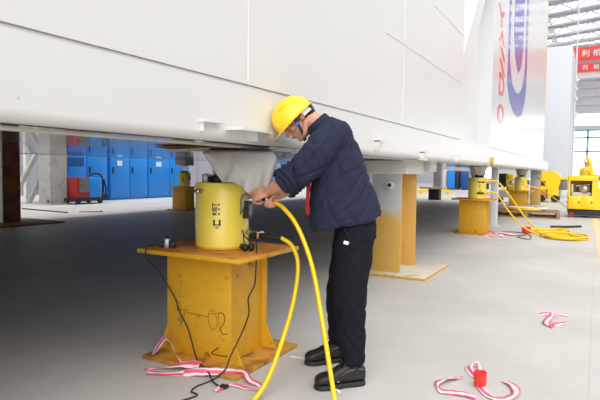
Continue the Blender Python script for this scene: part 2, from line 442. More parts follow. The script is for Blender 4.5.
inner = [(14.72, 6.6), (14.72, 3.95), (14.5, 3.56), (14.1, 3.28), (13.6, 3.12), (13.1, 3.1), (12.6, 3.2), (12.3, 3.4), (12.12, 3.62), (12.12, 6.6)]
b.prism(outer + inner, 0, XF - .002, XF + .005)
b.prism([(12.75, 6.4), (12.6, 4.4), (12.9, 3.85), (13.45, 3.58), (13.95, 3.8), (14.25, 4.3), (14.2, 6.4)], 0, XF - .002, XF + .005)
em = b.build('emblem', 'logoblue', lp, smooth=False); tag(em, 'tall blue rounded emblem with pointed base')

# white block of a second module beyond
sb = thing('steel_block', 'tall plain bluish white steel block standing beyond the lettered panel', 'steel block', (-4, 31, 0))
B().box(-1, 2.68, -1, 3, 1.0, 7.68, .03).build('main_body', 'whiteblue', sb)
for x in (.2, 2): B().box(x - .3, x + .3, .2, 1.4, 0, 1.0).build('foot', 'concrete_col', sb, smooth=False)

# ------------------------------------------------------------------ pedestals
def edge_paint(o, m):
    o.data.materials.append(M[m])
    for p in o.data.polygons:
        if abs(p.normal.z) < .6: p.material_index = 1
    return o
def make_pedestal(loc, label, detail=True, group='yellow jack pedestals'):
    t = thing('jack_pedestal', label, 'pedestal', loc, 0, group)
    bp = B().box(-.375, .375, -.36, .36, 0, .024, .004).build('base_plate', 'rustbase', t)
    b = B()
    b.box(-.30, .22, -.205, -.183, .024, .682, .003); b.box(-.30, .225, .175, .197, .024, .682, .003)
    b.box(-.28, -.26, -.183, .175, .024, .682); b.box(.175, .195, -.183, .175, .024, .682)
    bx = b.build('box_column', 'yel', t)
    edge_paint(B().box(-.43, .385, -.345, .345, .682, .71, .004).build('top_plate', 'rusttop', t), 'yel')
    for sx, sy in ((1, -1), (1, 1), (-1, -1), (-1, 1)) if detail else ():
        b = B(); x0 = .22 if sx > 0 else -.30; x1 = x0 + sx * .085; yc = -.194 if sy < 0 else .186
        b.prism([(x0 - sx * .004, .026), (x1, .026), (x1 - sx * .008, .04), (x0, .19), (x0 - sx * .004, .19)], 1, yc - .008, yc + .008)
        b.build('gusset', 'yel', t, smooth=False)
    if detail:
        mk = B(); Y = -.2055
        def stroke(P, r=.0016): mk.tube([(x - .04, Y, z) for x, z in P], r, 6, 5)
        stroke([(-.19, .31), (-.075, .318)]); stroke([(-.15, .37), (-.14, .21)]); stroke([(-.14, .215), (-.10, .315)])
        stroke([(-.095, .30), (.085, .297)])
        stroke([(.13, .34), (.095, .335), (.085, .28), (.11, .225), (.145, .235), (.155, .28), (.14, .325), (.1, .32)])
        stroke([(.175, .215), (.165, .33)]); stroke([(.155, .33), (.2, .335), (.215, .29), (.185, .24), (.2, .205), (.235, .215)], .0028)
        stroke([(.17, .115), (.115, .075), (.13, .065), (.235, .07)], .004)
        for i in range(16):
            x, z = random.uniform(-.28, .2), random.uniform(.05, .66); r = random.uniform(.001, .0035)
            mk.ell((x, Y, z), (r, .001, r * random.uniform(.6, 2.4)), n=8, m=6)
        tag(mk.build('handwritten_marking', 'marker', bx), 'brown handwritten strokes and rust specks')
    return t
ped = make_pedestal((-2.15, 2.80, 0), 'nearest yellow steel pedestal with rusty top plate and brown handwritten marks')
ped_plain = make_pedestal((-2.14, 11.2, 0), 'yellow pedestal in mid distance with striped tape at its foot', False)
dup(ped_plain, (-2.1, 17.9, 0), None, 'yellow pedestal behind the wooden pallet')
dup(ped_plain, (-11, 12.4, 0), None, 'yellow pedestal on the far side, in front of the blue cabinets')

# ------------------------------------------------------------------ hydraulic jacks
PH = math.atan2(-.80, .60) - .19      # side of the body that carries the lettering
def make_jack(loc, label, group='yellow hydraulic jacks'):
    t = thing('hydraulic_jack', label, 'hydraulic jack', loc, 0, group)
    R = .177
    B().lathe([(R - .004, .012), (R, .016), (R, .42), (R - .004, .428), (.12, .43)]).build('body', 'jack', t)
    B().lathe([(R - .006, 0), (R - .002, .002), (R - .002, .014), (R - .006, .0145)]).build('base_ring', 'jackring', t)
    B().lathe([(.066, .42), (.066, .64)]).build('piston_rod', 'steel', t)
    b = B(); b.lathe([(.098, .425), (.1, .43), (.1, .468), (.085, .474), (.06, .476)])
    for k in range(10):
        a = 2 * PI * k / 10; b.obox((.1 * math.cos(a), .1 * math.sin(a), .452), (.03, .034, .034), Matrix.Rotation(a, 3, 'Z'), .003)
    b.build('lock_collar', 'black', t)
    B().lathe([(.05, .612), (.125, .617), (.13, .621), (.13, .640), (.125, .644)]).build('saddle', 'zinc', t)
    for dp in (-.6, 2.5):
        a = PH + dp; d = V((math.cos(a), math.sin(a), 0)); b = B(); p = d * R + V((0, 0, .375))
        b.cyl(p - d * .01, p + d * .03, .012, n=16); b.ell(p + d * .036, (.018, .018, .018)); tq = V((-d.y, d.x, 0))
        b.tube([p + d * .036 - tq * .03, p + d * .036 + tq * .03], .009, 12, smooth=False); b.build('lifting_eye', 'steel', t)
    for z in (.345, .115):
        a = PH + 1.0; d = V((math.cos(a), math.sin(a), 0)); b = B()
        b.obox(d * (R + .003) + V((0, 0, z)), (.012, .02, .02), Matrix.Rotation(a, 3, 'Z'), .002); b.build('plug', 'zinc', t)
    a = PH + 1.2; d = V((math.cos(a), math.sin(a), 0)); b = B()
    b.obox(d * (R + .018) + V((0, 0, .255)), (.045, .055, .115), Matrix.Rotation(a, 3, 'Z'), .004); vb = b.build('valve_block', 'darkmetal', t)
    b = B(); b.obox(d * (R + .041) + V((0, 0, .255)), (.002, .042, .07), Matrix.Rotation(a, 3, 'Z'))
    for k in range(4): b.obox(d * (R + .042) + V((0, 0, .228 + k * .018)), (.002, .046, .003), Matrix.Rotation(a, 3, 'Z'))
    b.build('nameplate', 'greypl', vb)
    for z, L_ in ((.34, .04), (.105, .06)):
        a = PH + 1.32; d = V((math.cos(a), math.sin(a), 0)); p = d * (R - .005) + V((0, 0, z)); b = B()
        b.cyl(p, p + d * L_ * .5, .019, n=6); b.cyl(p + d * L_ * .5, p + d * L_, .015, n=20); b.build('coupler', 'steel', t)
    # small gauge on top
    b = B(); a = PH - 1.0; d = V((math.cos(a), math.sin(a), 0)) * .11
    b.obox(d + V((0, 0, .455)), (.05, .05, .055), Matrix.Rotation(a, 3, 'Z'), .005); b.cyl(d + V((0, 0, .43)), d + V((0, 0, .49)), .01, n=12)
    b.build('pressure_sensor', 'zinc', t)
    # lettering wrapped round the body, reading upwards
    def wrap(z0, off=0): return lambda p: ((R + .0004 + p.z) * math.cos(PH + .0 - (p.y + off) / R), (R + .0004 + p.z) * math.sin(PH - (p.y + off) / R), z0 + p.x)
    b = B()
    b.text('KIET', .040, wrap(.262, .012), depth=.0006, bold=.0012, spacing=.98)
    b.text('\u51ef\u6069\u7279', .018, wrap(.262, -.016), depth=.0006, bold=.0002, spacing=2.2)
    hexo = [(.028 * math.cos(a), .024 * math.sin(a)) for a in (PI / 2 + k * PI / 3 for k in range(6))]
    def flat(polys, bb, z0, off):
        fn = wrap(z0, off)
        for P in polys:
            fr_ = [bb.v(fn(V((x, y, .0006)))) for x, y in P]; bk = [bb.v(fn(V((x, y, -.0006)))) for x, y in P]
            bb.f(fr_); bb.f(bk[::-1])
            for i in range(len(P)): bb.f([fr_[i], bk[i], bk[(i + 1) % len(P)], fr_[(i + 1) % len(P)]])
    flat([[(-.016, .024), (.02, .024), (.026, .012), (.012, .012), (-.006, .012)], [(-.016, .024), (-.006, .012), (-.006, -.012), (-.016, -.024)],
          [(-.016, -.024), (-.006, -.012), (.012, -.012), (.026, -.012), (.02, -.024)]], b, .172, -.002)
    lt_ = b.build('lettering', 'ink', t, smooth=False); tag(lt_, 'dark blue maker lettering reading upwards')
    b = B(); flat([[(-.02, .024), (-.028, 0), (-.02, 0)], [(-.02, -.024), (-.028, 0), (-.02, 0)], [(-.036, 0), (-.030, .018), (-.0295, 0)], [(-.036, 0), (-.0295, 0), (-.030, -.018)]], b, .172, -.002)
    b.build('emblem', 'inkgrey', lt_, smooth=False)
    return t
jack = make_jack((-2.18, 2.83, .7105), 'large yellow hydraulic jack under the grey cloth, beside the worker')
dup(jack, (-2.12, 11.15, .7105), None, 'yellow hydraulic jack on the mid-distance pedestal')
dup(jack, (-2.08, 17.9, .7105), None, 'yellow hydraulic jack on the pedestal behind the wooden pallet')
dup(jack, (-11, 12.4, .7105), None, 'distant yellow hydraulic jack in front of the blue cabinets')
B().box(-11.2, -10.8, 12.2, 12.6, 1.3555, ZI - .002, .01).build('packing_block', 'concrete_col'); tag(bpy.data.objects['packing_block'], 'grey packing block on the distant jack in front of the blue cabinets', 'packing block')

for (x, y), lab in (((-2.12, 11.15), 'grey cloth wrapped round the top of the mid-distance jack'), ((-2.08, 17.9), 'grey cloth wrapped round the top of the jack behind the pallet')):
    b = B(); rr = []
    for i, (r0, z) in enumerate(((.128, 1.19), (.131, 1.25), (.15, 1.31), (.185, 1.352), (.16, 1.364), (.1, 1.366))):
        rr.append([V((x + (r0 + (.012 if i < 4 else 0) * math.sin(k * 1.3 + i)) * math.cos(2 * PI * k / 40), y + (r0 + (.012 if i < 4 else 0) * math.sin(k * 1.3 + i)) * math.sin(2 * PI * k / 40), z + (.012 * math.sin(k * .9) if i == 0 else 0))) for k in range(40)])
    b.ring_loft(rr, cap=False); tag(b.build('cloth_wrap', 'cloth', ang=80, solid=.003), lab, 'cloth', 'cloth wraps on the distant jacks')
# board + cloth lying on the jack under the module
b = B(); b.obox((-2.30, 2.80, 1.3605), (.5, .62, .006), Matrix.Rotation(.5, 3, 'Z')); 
tag(b.build('shim_board', 'board', smooth=False), 'thin brown board between the near jack and the white module', 'board')
r_ = V((math.cos(YAW), math.sin(YAW), 0)); f_ = V((-math.sin(YAW), math.cos(YAW), 0))
grid = []
prof_h = [(0, .03), (.1, .1), (.25, .19), (.4, .19), (.55, .24), (.68, .28), (.82, .24), (.92, .20), (1, .07)]
def hang(s_):
    for (a, ha), (c, hc) in zip(prof_h, prof_h[1:]):
        if a <= s_ <= c: return ha + (hc - ha) * (s_ - a) / (c - a)
nt_, ns_ = 30, 44
fold0, fold1 = V((-2.115, 2.59, 1.357)), V((-1.765, 2.80, 1.352))
for i in range(nt_ + 1):
    t_ = i / nt_; row = []
    for j in range(ns_ + 1):
        s_ = j / ns_; fp = fold0.lerp(fold1, s_)
        wv = .022 * math.sin(s_ * 13 + 1 + t_ * 2) + .012 * math.sin(s_ * 27 + t_ * 4) - .03 * max(0, 1 - abs(s_ - .12 - .35 * t_) * 9) + .03 * max(0, 1 - abs(s_ - .75 + .2 * t_) * 8)
        if t_ < .35:
            q = t_ / .35; p = fp + f_ * (.34 * (1 - q)) - r_ * (.05 * (1 - q)); p.z = 1.3565 + .001 * math.sin(s_ * 20)
            p.z -= .018 * max(0, q - .7) / .3
        else:
            q = (t_ - .35) / .65; L_ = hang(s_)
            p = fp - f_ * (.035 * math.sin(min(1, q * 1.8) * PI / 2) + wv * q) + r_ * (.03 * q * (s_ - .3) + .05 * s_ * (1 - q) * q)
            p.z = 1.338 - L_ * q - .004 * math.sin(s_ * 9)
        row.append(p)
    grid.append(row)
# the left flap sags off the saddle towards the left
cl = B(); cl.sheet(grid)
tag(cl.build('protective_cloth', 'cloth', ang=80, solid=.003), 'crumpled light grey cloth hanging off the top of the near jack', 'cloth')
gr2 = []
for i in range(13):
    t_ = i / 12; row = []
    for j in range(9):
        s_ = j / 8; p = V((-2.115, 2.62, 1.356)) - r_ * (.27 * t_) + f_ * (.3 * s_) - f_ * .03
        p.z = 1.355 - .014 * t_ * t_ - .006 * math.sin(s_ * 7 + t_ * 4) * t_
        row.append(p)
    gr2.append(row)
tag(B().sheet(gr2).build('plastic_sheet', 'cream', ang=80, solid=.002), 'pale thin sheet sticking out left above the near jack', 'sheet')

# ------------------------------------------------------------------ hoses, cables and devices at the near jack
t = thing('hydraulic_hose', 'yellow hose with black coupling from the foot of the near jack to the floor', 'hose', (-2.0, 2.82, .81), 0, 'yellow hoses at the near jack')
O_ = V((-2.0, 2.82, .81)); sub = lambda P: [V(p) - O_ for p in P]
ca = PH + 1.32; cd = V((math.cos(ca), math.sin(ca), 0)); c0 = V((-2.18, 2.83, .8155)) + cd * .235
c1 = V((-1.93, 2.80, .806)); c2 = V((-1.72, 2.836, .800))
B().tube(sub([c0, c0 + cd * .05, c1]), .016, 14).build('steel_fitting', 'steel', t)
b = B(); b.tube(sub([c1, V((-1.83, 2.815, .805)), c2]), .016, 14)
for q in (.15, .3, .42, .6, .8):
    p = c1.lerp(c2, q); b.cyl(p - O_ - (c2 - c1) * .03, p - O_ + (c2 - c1) * .03, .021, n=14)
b.build('black_coupling', 'black', t)
b = B(); p = c1.lerp(c2, .28) - O_; b.cyl(p - (c2 - c1) * .03, p + (c2 - c1) * .03, .022, n=14); b.build('brass_ring', 'orange', t)
B().tube(sub([c2, (-1.643, 2.839, .755), (-1.582, 2.809, .646), (-1.552, 2.71, .456), (-1.525, 2.54, .265), (-1.51, 2.36, .097), (-1.52, 2.22, .02), (-1.48, 1.9, .0165), (-1.5, 1.4, .0165), (-1.3, .7, .0165), (-.9, .2, .0165)]), .0128, 12).build('hose_line', 'hose', t)

t = thing('hydraulic_hose', 'yellow hose running from the worker\'s hands down to the floor past the shoes', 'hose', (-1.709, 2.727, 1.026), 0, 'yellow hoses at the near jack')
O_ = V((-1.709, 2.727, 1.026))
B().tube(sub([(-1.735, 2.727, 1.04), (-1.70, 2.722, 1.03), (-1.618, 2.70, .995), (-1.507, 2.671, .891), (-1.391, 2.631, .686), (-1.286, 2.558, .409), (-1.195, 2.48, .174), (-1.14, 2.42, .03), (-1.1, 2.25, .0165), (-1.0, 1.8, .0165), (-1.1, 1.2, .0165), (-.8, .5, .0165)]), .0128, 12).build('hose_line', 'hose', t)
B().cyl(V((-1.80, 2.735, 1.052)) - O_, V((-1.733, 2.727, 1.039)) - O_, .017, n=14).build('end_fitting', 'darkmetal', t)

# dust caps hanging at the lower coupler
t = thing('dust_cap', 'black rubber dust caps hanging on a cord below the near jack coupler', 'dust cap', (-1.93, 2.74, .7105))
b = B(); b.ell((0, 0, .023), (.024, .024, .023)); b.cyl((.0, 0, .02), (-.03, -.01, .035), .016, n=16); b.build('cap', 'black', t)
b = B(); b.ell((.035, .02, .027), (.022, .022, .026)); b.build('cap', 'black', t)
b = B(); b.tube([(.035, .02, .045), (.0, .03, .075), (-.05, .06, .09), (-.06, .07, .105)], .004, 8); b.tube([(0, 0, .04), (-.03, .03, .06), (-.06, .07, .105)], .004, 8); b.build('cord', 'black', t)

def cable(pts, r, label, name='electric_cable', m='black', conn=None, group=None):
    o0 = V(pts[0]); t = thing(name, label, 'cable', o0, 0, group)
    B().tube([V(p) - o0 for p in pts], r, 8).build('cable_line', m, t)
    if conn:
        b = B()
        for c in conn: b.obox(V(c) - o0, (.035, .02, .02), Matrix.Rotation(random.random() * 3, 3, 'Z'), .004)
        b.build('plug', 'black', t)
    return t
cable([(-2.47, 2.50, .735), (-2.475, 2.44, .725), (-2.475, 2.435, .66), (-2.44, 2.52, .55), (-2.36, 2.57, .39), (-2.33, 2.575, .31), (-2.25, 2.572, .2), (-2.12, 2.50, .06), (-2.02, 2.45, .035), (-1.95, 2.41, .03), (-1.88, 2.36, .01), (-1.80, 2.33, .008)], .0045,
      'thin dark cable from the small grey device down the front of the pedestal', conn=[(-1.79, 2.33, .012), (-1.77, 2.335, .012)])
cable([(-1.87, 2.78, .77), (-1.855, 2.76, .73), (-1.75, 2.60, .66), (-1.76, 2.60, .54), (-1.79, 2.58, .46), (-1.80, 2.60, .36), (-1.84, 2.585, .24), (-1.87, 2.52, .12), (-1.88, 2.47, .04), (-1.90, 2.38, .008), (-1.92, 2.27, .006), (-1.90, 2.2, .006), (-1.84, 2.17, .006), (-1.9, 2.0, .006)], .0045,
      'wavy dark cable hanging over the right side of the near pedestal')
t = thing('displacement_sensor', 'small grey and black measuring device on the pedestal top left of the jack', 'sensor', (-2.43, 2.58, .7105), YAW)
B().box(-.018, .012, -.025, .025, 0, .062, .005).build('housing', 'zinc', t)
b = B(); b.box(.012, .05, -.024, .024, 0, .045, .006); b.box(-.01, .05, -.02, .02, .0, .012); b.build('magnet_base', 'black', t)
B().lathe([(.012, .055), (.012, .073), (.006, .078)], (-.005, 0, 0), 16).build('knob', 'black', t)
b = B(); b.tube([(-.02, 0, .04), (-.045, -.01, .035), (-.05, -.015, .015), (-.03, -.02, .006)], .004, 8); b.build('lead', 'darkmetal', t)
# wire sling in the hand
O_ = V((-1.88, 2.68, 1.05)); t = thing('wire_sling', 'thin grey wire loop held in the worker\'s fingers beside the jack', 'wire loop', O_)
b = B(); b.tube([(-.01, .06, .11), (-.005, .03, .06), (.0, -.03, .01), (.012, -.045, -.04), (-.01, -.035, -.085), (-.045, .0, -.10), (-.07, .04, -.07), (-.075, .05, -.01), (-.07, .06, .02)], .0045, 8)
b.build('wire', 'greypl', t)
b = B(); b.cyl((-.006, .035, .062), (0, -.005, .03), .007, n=12); b.build('ferrule', 'steel', t)

# barrier tape pieces
def tape(pts, sides, label, width=.06, group='pieces of striped tape', period=.55):
    P = catmull(pts, 6); S_ = catmull(sides, 6); o0 = V((P[0].x, P[0].y, 0))
    bm = bmesh.new(); uvl = bm.loops.layers.uv.new('UVMap'); rows = []; d = 0
    for i, (p, s_) in enumerate(zip(P, S_)):
        if i: d += (p - P[i - 1]).length
        s_ = s_.normalized() * width / 2; row = []
        for k in range(5):
            q = p + s_ * (k / 2 - 1) - o0; q.z = max(q.z, .0025) + .0015 * math.sin(i * 1.3 + k); q.z = max(q.z, .002)
            row.append((bm.verts.new(q), d / period, k / 4))
        rows.append(row)
    for a, c in zip(rows, rows[1:]):
        for k in range(4):
            q = [a[k], a[k + 1], c[k + 1], c[k]]; fc = bm.faces.new([x[0] for x in q]); fc.smooth = True
            for lp_, x in zip(fc.loops, q): lp_[uvl].uv = (x[1], x[2])
    me = bpy.data.meshes.new('barrier_tape'); bm.to_mesh(me); bm.free(); me.materials.append(M['tape'])
    o = bpy.data.objects.new('barrier_tape', me); COL.objects.link(o); o.location = o0
    md = o.modifiers.new('thickness', 'SOLIDIFY'); md.thickness = .0015; md.offset = 1
    return tag(o, label, 'tape', group)
up = (0, 0, 1); fl = (0, 1, 0)
tape([(-2.06, 2.455, .04), (-2.16, 2.425, .038), (-2.27, 2.38, .012), (-2.345, 2.315, .006), (-2.30, 2.28, .006), (-2.2, 2.315, .008), (-2.1, 2.37, .01), (-2.03, 2.40, .03)],
     [(0, .8, .5), (0, .8, .3), (.3, .9, 0), (1, .2, 0), (.3, -1, 0), (-.2, -1, 0), (0, -.8, -.5), (.2, -.8, -.6)], 'looped pink and white tape on the floor at the left foot of the near pedestal')
tape([(-2.45, 2.465, .03), (-2.42, 2.47, .08), (-2.375, 2.48, .14), (-2.35, 2.482, .148), (-2.31, 2.48, .12), (-2.25, 2.46, .07), (-2.19, 2.45, .035)],
     [(.7, -.3, .3), (.7, -.4, -.1), (.6, -.5, -.2), (.5, -.6, .1), (.5, -.6, .4), (.4, -.6, .5), (.2, -.9, .3)], 'folded pink and white tape standing up on the near pedestal base plate', .06)
tape([(-2.10, 2.36, .012), (-2.02, 2.39, .03), (-1.94, 2.43, .034), (-1.86, 2.50, .03), (-1.78, 2.52, .034), (-1.70, 2.47, .02), (-1.62, 2.46, .008), (-1.60, 2.42, .006), (-1.67, 2.40, .006), (-1.74, 2.40, .008), (-1.79, 2.36, .01), (-1.79, 2.27, .006)],
     [(0, .6, .8), (0, .6, .8), (-.3, .6, .7), (-.3, .8, .3), (0, 1, 0), (.2, 1, 0), (.8, .5, 0), (.6, -.6, .2), (0, -1, 0), (0, -1, 0), (-.7, -.6, 0), (-1, 0, 0)], 'long pink and white tape along the front edge of the near base plate', .045)
tape([(-.67, 3.19, .006), (-.70, 3.13, .01), (-.74, 3.06, .02), (-.76, 2.98, .02), (-.72, 2.92, .006), (-.66, 2.93, .006), (-.59, 2.94, .006), (-.53, 2.93, .006)],
     [(1, 0, .3), (1, .2, 0), (1, -.2, .4), (.6, -.9, 0), (0, -1, 0), (.2, -1, 0), (.1, -1, 0), (0, -1, 0)], 'curled pink and white tape on the floor left of the red cup', .06)
tape([(-.60, 3.22, .006), (-.66, 3.36, .012), (-.62, 3.43, .02), (-.58, 3.36, .012), (-.56, 3.22, .006), (-.53, 3.08, .006), (-.46, 2.98, .006), (-.39, 3.0, .006), (-.35, 3.09, .012), (-.38, 3.20, .012), (-.43, 3.25, .006)],
     [(.8, -.3, .3), (.9, .1, .3), (0, 1, .3), (-.9, .1, .3), (-1, 0, 0), (-1, -.2, 0), (-.5, -1, 0), (.4, -1, 0), (1, 0, .3), (1, .2, 0), (.8, .5, 0)], 'hooked pink and white tape on the floor around the red cup', .05)
tape([(-.34, 5.1, .006), (-.31, 4.95, .02), (-.32, 4.72, .02), (-.29, 4.62, .008), (-.23, 4.75, .012), (-.18, 4.86, .006)],
     [(1, 0, .2), (1, 0, .4), (1, 0, .2), (.5, -.8, 0), (-.6, .8, .2), (-.5, 1, 0)], 'small crumpled pink and white tape alone on the bare floor at right', .06)
tape([(-.40, 4.98, .004), (-.33, 5.02, .02), (-.24, 5.02, .012), (-.17, 5.04, .006)], [(0, 1, .3)] * 4, 'short pink tape scrap behind the crumpled tape on the bare floor', .05)
tape([(-1.90, 10.72, .008), (-1.80, 10.8, .03), (-1.68, 10.75, .01), (-1.6, 10.9, .03), (-1.5, 10.85, .008), (-1.42, 11.05, .008)], [(0, 1, .4), (.2, 1, .4), (0, 1, 0), (.5, 1, .5), (0, 1, 0), (.6, 1, 0)], 'pink and white tape at the right foot of the mid-distance pedestal', .1)
tape([(-1.85, 11.2, .008), (-1.7, 11.3, .03), (-1.5, 11.2, .03), (-1.35, 11.4, .01)], [(0, 1, .4), (.2, 1, .4), (0, 1, .3), (.5, 1, .1)], 'pink tape behind the tape at the mid-distance pedestal', .09)

b = B(); b.lathe([(.031, .002), (.034, .006), (.036, .078), (.034, .079), (.0325, .076), (.031, .008), (.004, .007)], n=36)
o = b.build('plastic_cup', 'red'); o.location = (-.545, 3.115, .006); tag(o, 'small red plastic cup standing on striped tape on the floor', 'cup')
t = thing('red_bucket', 'small red pot lying between the mid-distance pedestal and the coiled hoses', 'pot', (-1.25, 11.85, 0))
B().lathe([(.07, .002), (.085, .02), (.09, .13), (.084, .13), (.07, .03), (.01, .02)], n=24).build('pot_body', 'red', t)
b = B(); b.sheet([[(-.03, 0, .004), (.02, .02, .006), (.05, .0, .004)], [(-.03, .03, .004), (.01, .04, .01), (.04, .035, .004)]]); o = b.build('paper_scrap', 'paper', solid=.001); o.location = (-1.24, 2.60, 0)
tag(o, 'tiny white paper scrap on the floor in front of the near shoe', 'paper scrap')
b = B(); b.tube([(-.1, .03, .003), (-.03, .05, .003), (.04, .03, .003), (.08, -.02, .003)], .003, 6); o = b.build('white_string', 'paper'); o.location = (-1.62, 2.93, 0)
tag(o, 'short white string lying between the near pedestal and the shoes', 'string')

# ------------------------------------------------------------------ the worker
P0 = V((-1.345, 2.892, 0))
man = thing('person', 'worker in navy jacket and yellow helmet bending towards the near jack', 'person', P0, YAW)
H = V((-.261, 0, 1.535)); hf = V((-.70, -.09, -.71)).normalized(); hup = V((-.71, -.03, .70)); hup = (hup - hf * hup.dot(hf)).normalized(); hl = hup.cross(hf)
HM = Matrix((hf, hl, hup)).transposed(); HX = Matrix.Translation(H) @ HM.to_4x4()
def hp(x, y, z): return HX @ V((x, y, z))

body = B()
# torso, pelvis and legs (inside the clothes)
def sec(F, Bk, hv): F = V((F[0], 0, F[1])); Bk = V((Bk[0], 0, Bk[1])); return ((F + Bk) / 2, (Bk - F) / 2, V((0, hv, 0)))
body.sections([sec((.02, .86), (.18, .9), .14), sec((-.03, 1.0), (.17, 1.03), .14), sec((-.07, 1.14), (.12, 1.17), .14), sec((-.1, 1.28), (.07, 1.31), .145), sec((-.12, 1.38), (.015, 1.40), .14), sec((-.14, 1.43), (-.025, 1.465), .105), sec((-.17, 1.455), (-.05, 1.53), .06)])
for s_, hip, kn, an in ((-1, (.09, -.1, .9), (.06, -.15, .52), (.078, -.196, .08)), (1, (.09, .1, .9), (.05, .15, .5), (.018, .184, .08))):
    body.limb([hip, kn, an], [.085, .06, .04]); body.limb([V(an) + V((0, 0, -.02)), V(an) + V((-.12, -.036, -.032))], [.026, .02])
body.limb([(-.09, 0, 1.47), (-.15, 0, 1.51), hp(-.045, 0, -.05)], [.062, .058, .06])
# head
body.ell(hp(-.012, 0, .035), (.098, .078, .09), HM); body.ell(hp(.025, 0, -.04), (.066, .06, .08), HM)
body.ell(hp(.068, 0, -.098), (.022, .024, .018), HM)
for s_ in (-1, 1):
    body.limb([hp(-.012, s_ * .054, -.05), hp(.03, s_ * .045, -.085), hp(.062, s_ * .018, -.1)], [.02, .02, .018])
    body.ell(hp(.062, s_ * .04, -.024), (.026, .024, .022), HM); body.limb([hp(.084, s_ * .01, .022), hp(.068, s_ * .05, .022)], [.011, .01])
    body.ell(hp(-.012, s_ * .078, -.004), (.019, .008, .031), HM); body.ell(hp(-.022, s_ * .083, .004), (.012, .007, .024), HM)
    body.ell(hp(.098, s_ * .012, -.034), (.012, .009, .009), HM)
    body.ell(hp(.076, s_ * .033, -.006), (.014, .018, .008), HM)
body.limb([hp(.086, 0, .012), hp(.1, 0, -.012), hp(.113, 0, -.032)], [.009, .011, .013])
body.limb([hp(.08, -.018, -.06), hp(.092, 0, -.058), hp(.08, .018, -.06)], [.008, .01, .008])
body.limb([hp(.076, -.016, -.072), hp(.088, 0, -.072), hp(.076, .016, -.072)], [.008, .01, .008])
# arms and hands
def hand(bd, W, K, nrm, thumb_side, curls):
    W, K = V(W), V(K); d = (K - W).normalized(); n = V(nrm); n = (n - d * n.dot(d)).normalized(); s_ = d.cross(n) * thumb_side   # s_: towards the index side
    L_ = (K - W).length
    for k, off in enumerate((.032, .0105, -.0105, -.031)):
        bd.limb([W + d * .01 + s_ * off * .5, W + d * L_ * .6 + s_ * off * .9 + n * .003, K + s_ * off], [.017, .0145, .0115])
        l = (.043, .048, .045, .036)[k]; p = K + s_ * off; ang = 0
        pts = [p - d * .012, p]
        for q, sc in zip(curls[k], (1, .68, .55)):
            ang += q; dirn = d * math.cos(ang) - n * math.sin(ang); p = p + dirn * l * sc; pts.append(p)
        for a_, c_ in zip(pts, pts[1:]): bd.limb([a_, c_], [.0098, .009], 12)
    tb = W + d * L_ * .25 + s_ * .026 - n * .006; t1 = tb + (s_ * .6 + d * .65 - n * .45).normalized() * .042; t2 = t1 + (d * .9 - n * .4 + s_ * .02).normalized() * .033; t3 = t2 + (d * .8 - n * .5 - s_ * .2).normalized() * .026
    bd.limb([tb, t1], [.0165, .0125], 12); bd.limb([t1, t2], [.0122, .0108], 12); bd.limb([t2, t3], [.0105, .0092], 12)
body.limb([(-.07, -.14, 1.40), (-.16, -.185, 1.33), (-.25, -.17, 1.215), (-.335, -.10, 1.152), (-.437, -.005, 1.098)], [.06, .052, .046, .045, .028])
hand(body, (-.437, -.005, 1.098), (-.513, .035, 1.072), (-.1, -.85, .5), 1, [(.35, .7, .5), (.55, .9, .6), (.75, 1.0, .7), (.9, 1.1, .7)])
body.limb([(-.09, .14, 1.40), (-.16, .2, 1.32), (-.235, .2, 1.185), (-.31, .155, 1.115), (-.375, .105, 1.066)], [.06, .052, .046, .042, .027])
hand(body, (-.375, .105, 1.072), (-.442, .062, 1.058), (-.2, .6, .75), -1, [(.8, 1.1, .8), (.9, 1.15, .8), (1.0, 1.2, .8), (1.05, 1.2, .8)])
blob(body, 'body', 'skin', man, .0036, 3)

for s_ in (-1, 1):
    e = B().ell(hp(.083, s_ * .032, .002), (.008, .011, .007), HM, 14, 8).build('eye', 'eyew', man)
    B().ell(hp(.0895, s_ * .031, .001), (.003, .0055, .0055), HM, 12, 8).build('iris', 'hair', e)
    B().limb([hp(.093, s_ * .014, .022), hp(.088, s_ * .033, .027), hp(.073, s_ * .05, .021)], [.003, .0042, .003], 8).build('eyebrow', 'hair', man)
B().limb([hp(.087, -.016, -.066), hp(.101, 0, -.0655), hp(.087, .016, -.066)], [.0035, .006, .0035], 10).build('mouth', 'lips', man)
hr = B(); hr.ell(hp(-.03, 0, .022), (.088, .0815, .075), HM); hr.ell(hp(-.06, 0, -.02), (.052, .062, .05), HM)
for s_ in (-1, 1): hr.limb([hp(.03, s_ * .074, .03), hp(.022, s_ * .073, -.002)], [.01, .006])
blob(hr, 'hair', 'hair', man, .005, 3)

# helmet
hb = B(); rings = []; nn = 48
RX0, RY0, RZ0, ZR = .132, .112, .127, .014
for i in range(13):
    a = i / 12 * PI / 2 * .985; rings.append((math.cos(a), math.sin(a)))
def dome(c_, s_, th, ex=0):
    x = math.cos(th); y = math.sin(th)
    ridge = .005 * max(0, 1 - abs(y * c_) * 9) * min(1, s_ * 2.5) + .003 * max(0, 1 - abs(abs(y * c_) - .33) * 10) * min(1, s_ * 2)
    k = 1 + ex + ridge / .12
    return hp(.012 + RX0 * k * c_ * x, RY0 * k * c_ * y, ZR + RZ0 * k * s_)
lay = []
brim = [(.018, -.010), (.012, -.006), (0.004, 0)]
for dr, dz in brim:
    row = []
    for j in range(nn):
        th = 2 * PI * j / nn; fx = max(0, math.cos(th)) ** 2
        row.append(hp(.012 + (RX0 + dr + fx * (.028 if dr > .01 else 0) * (dr / .018)) * math.cos(th), (RY0 + dr) * math.sin(th), ZR + dz - fx * (dr / .018) * .006))
    lay.append(row)
for c_, s_ in rings: lay.append([dome(c_, s_, 2 * PI * j / nn) for j in range(nn)])
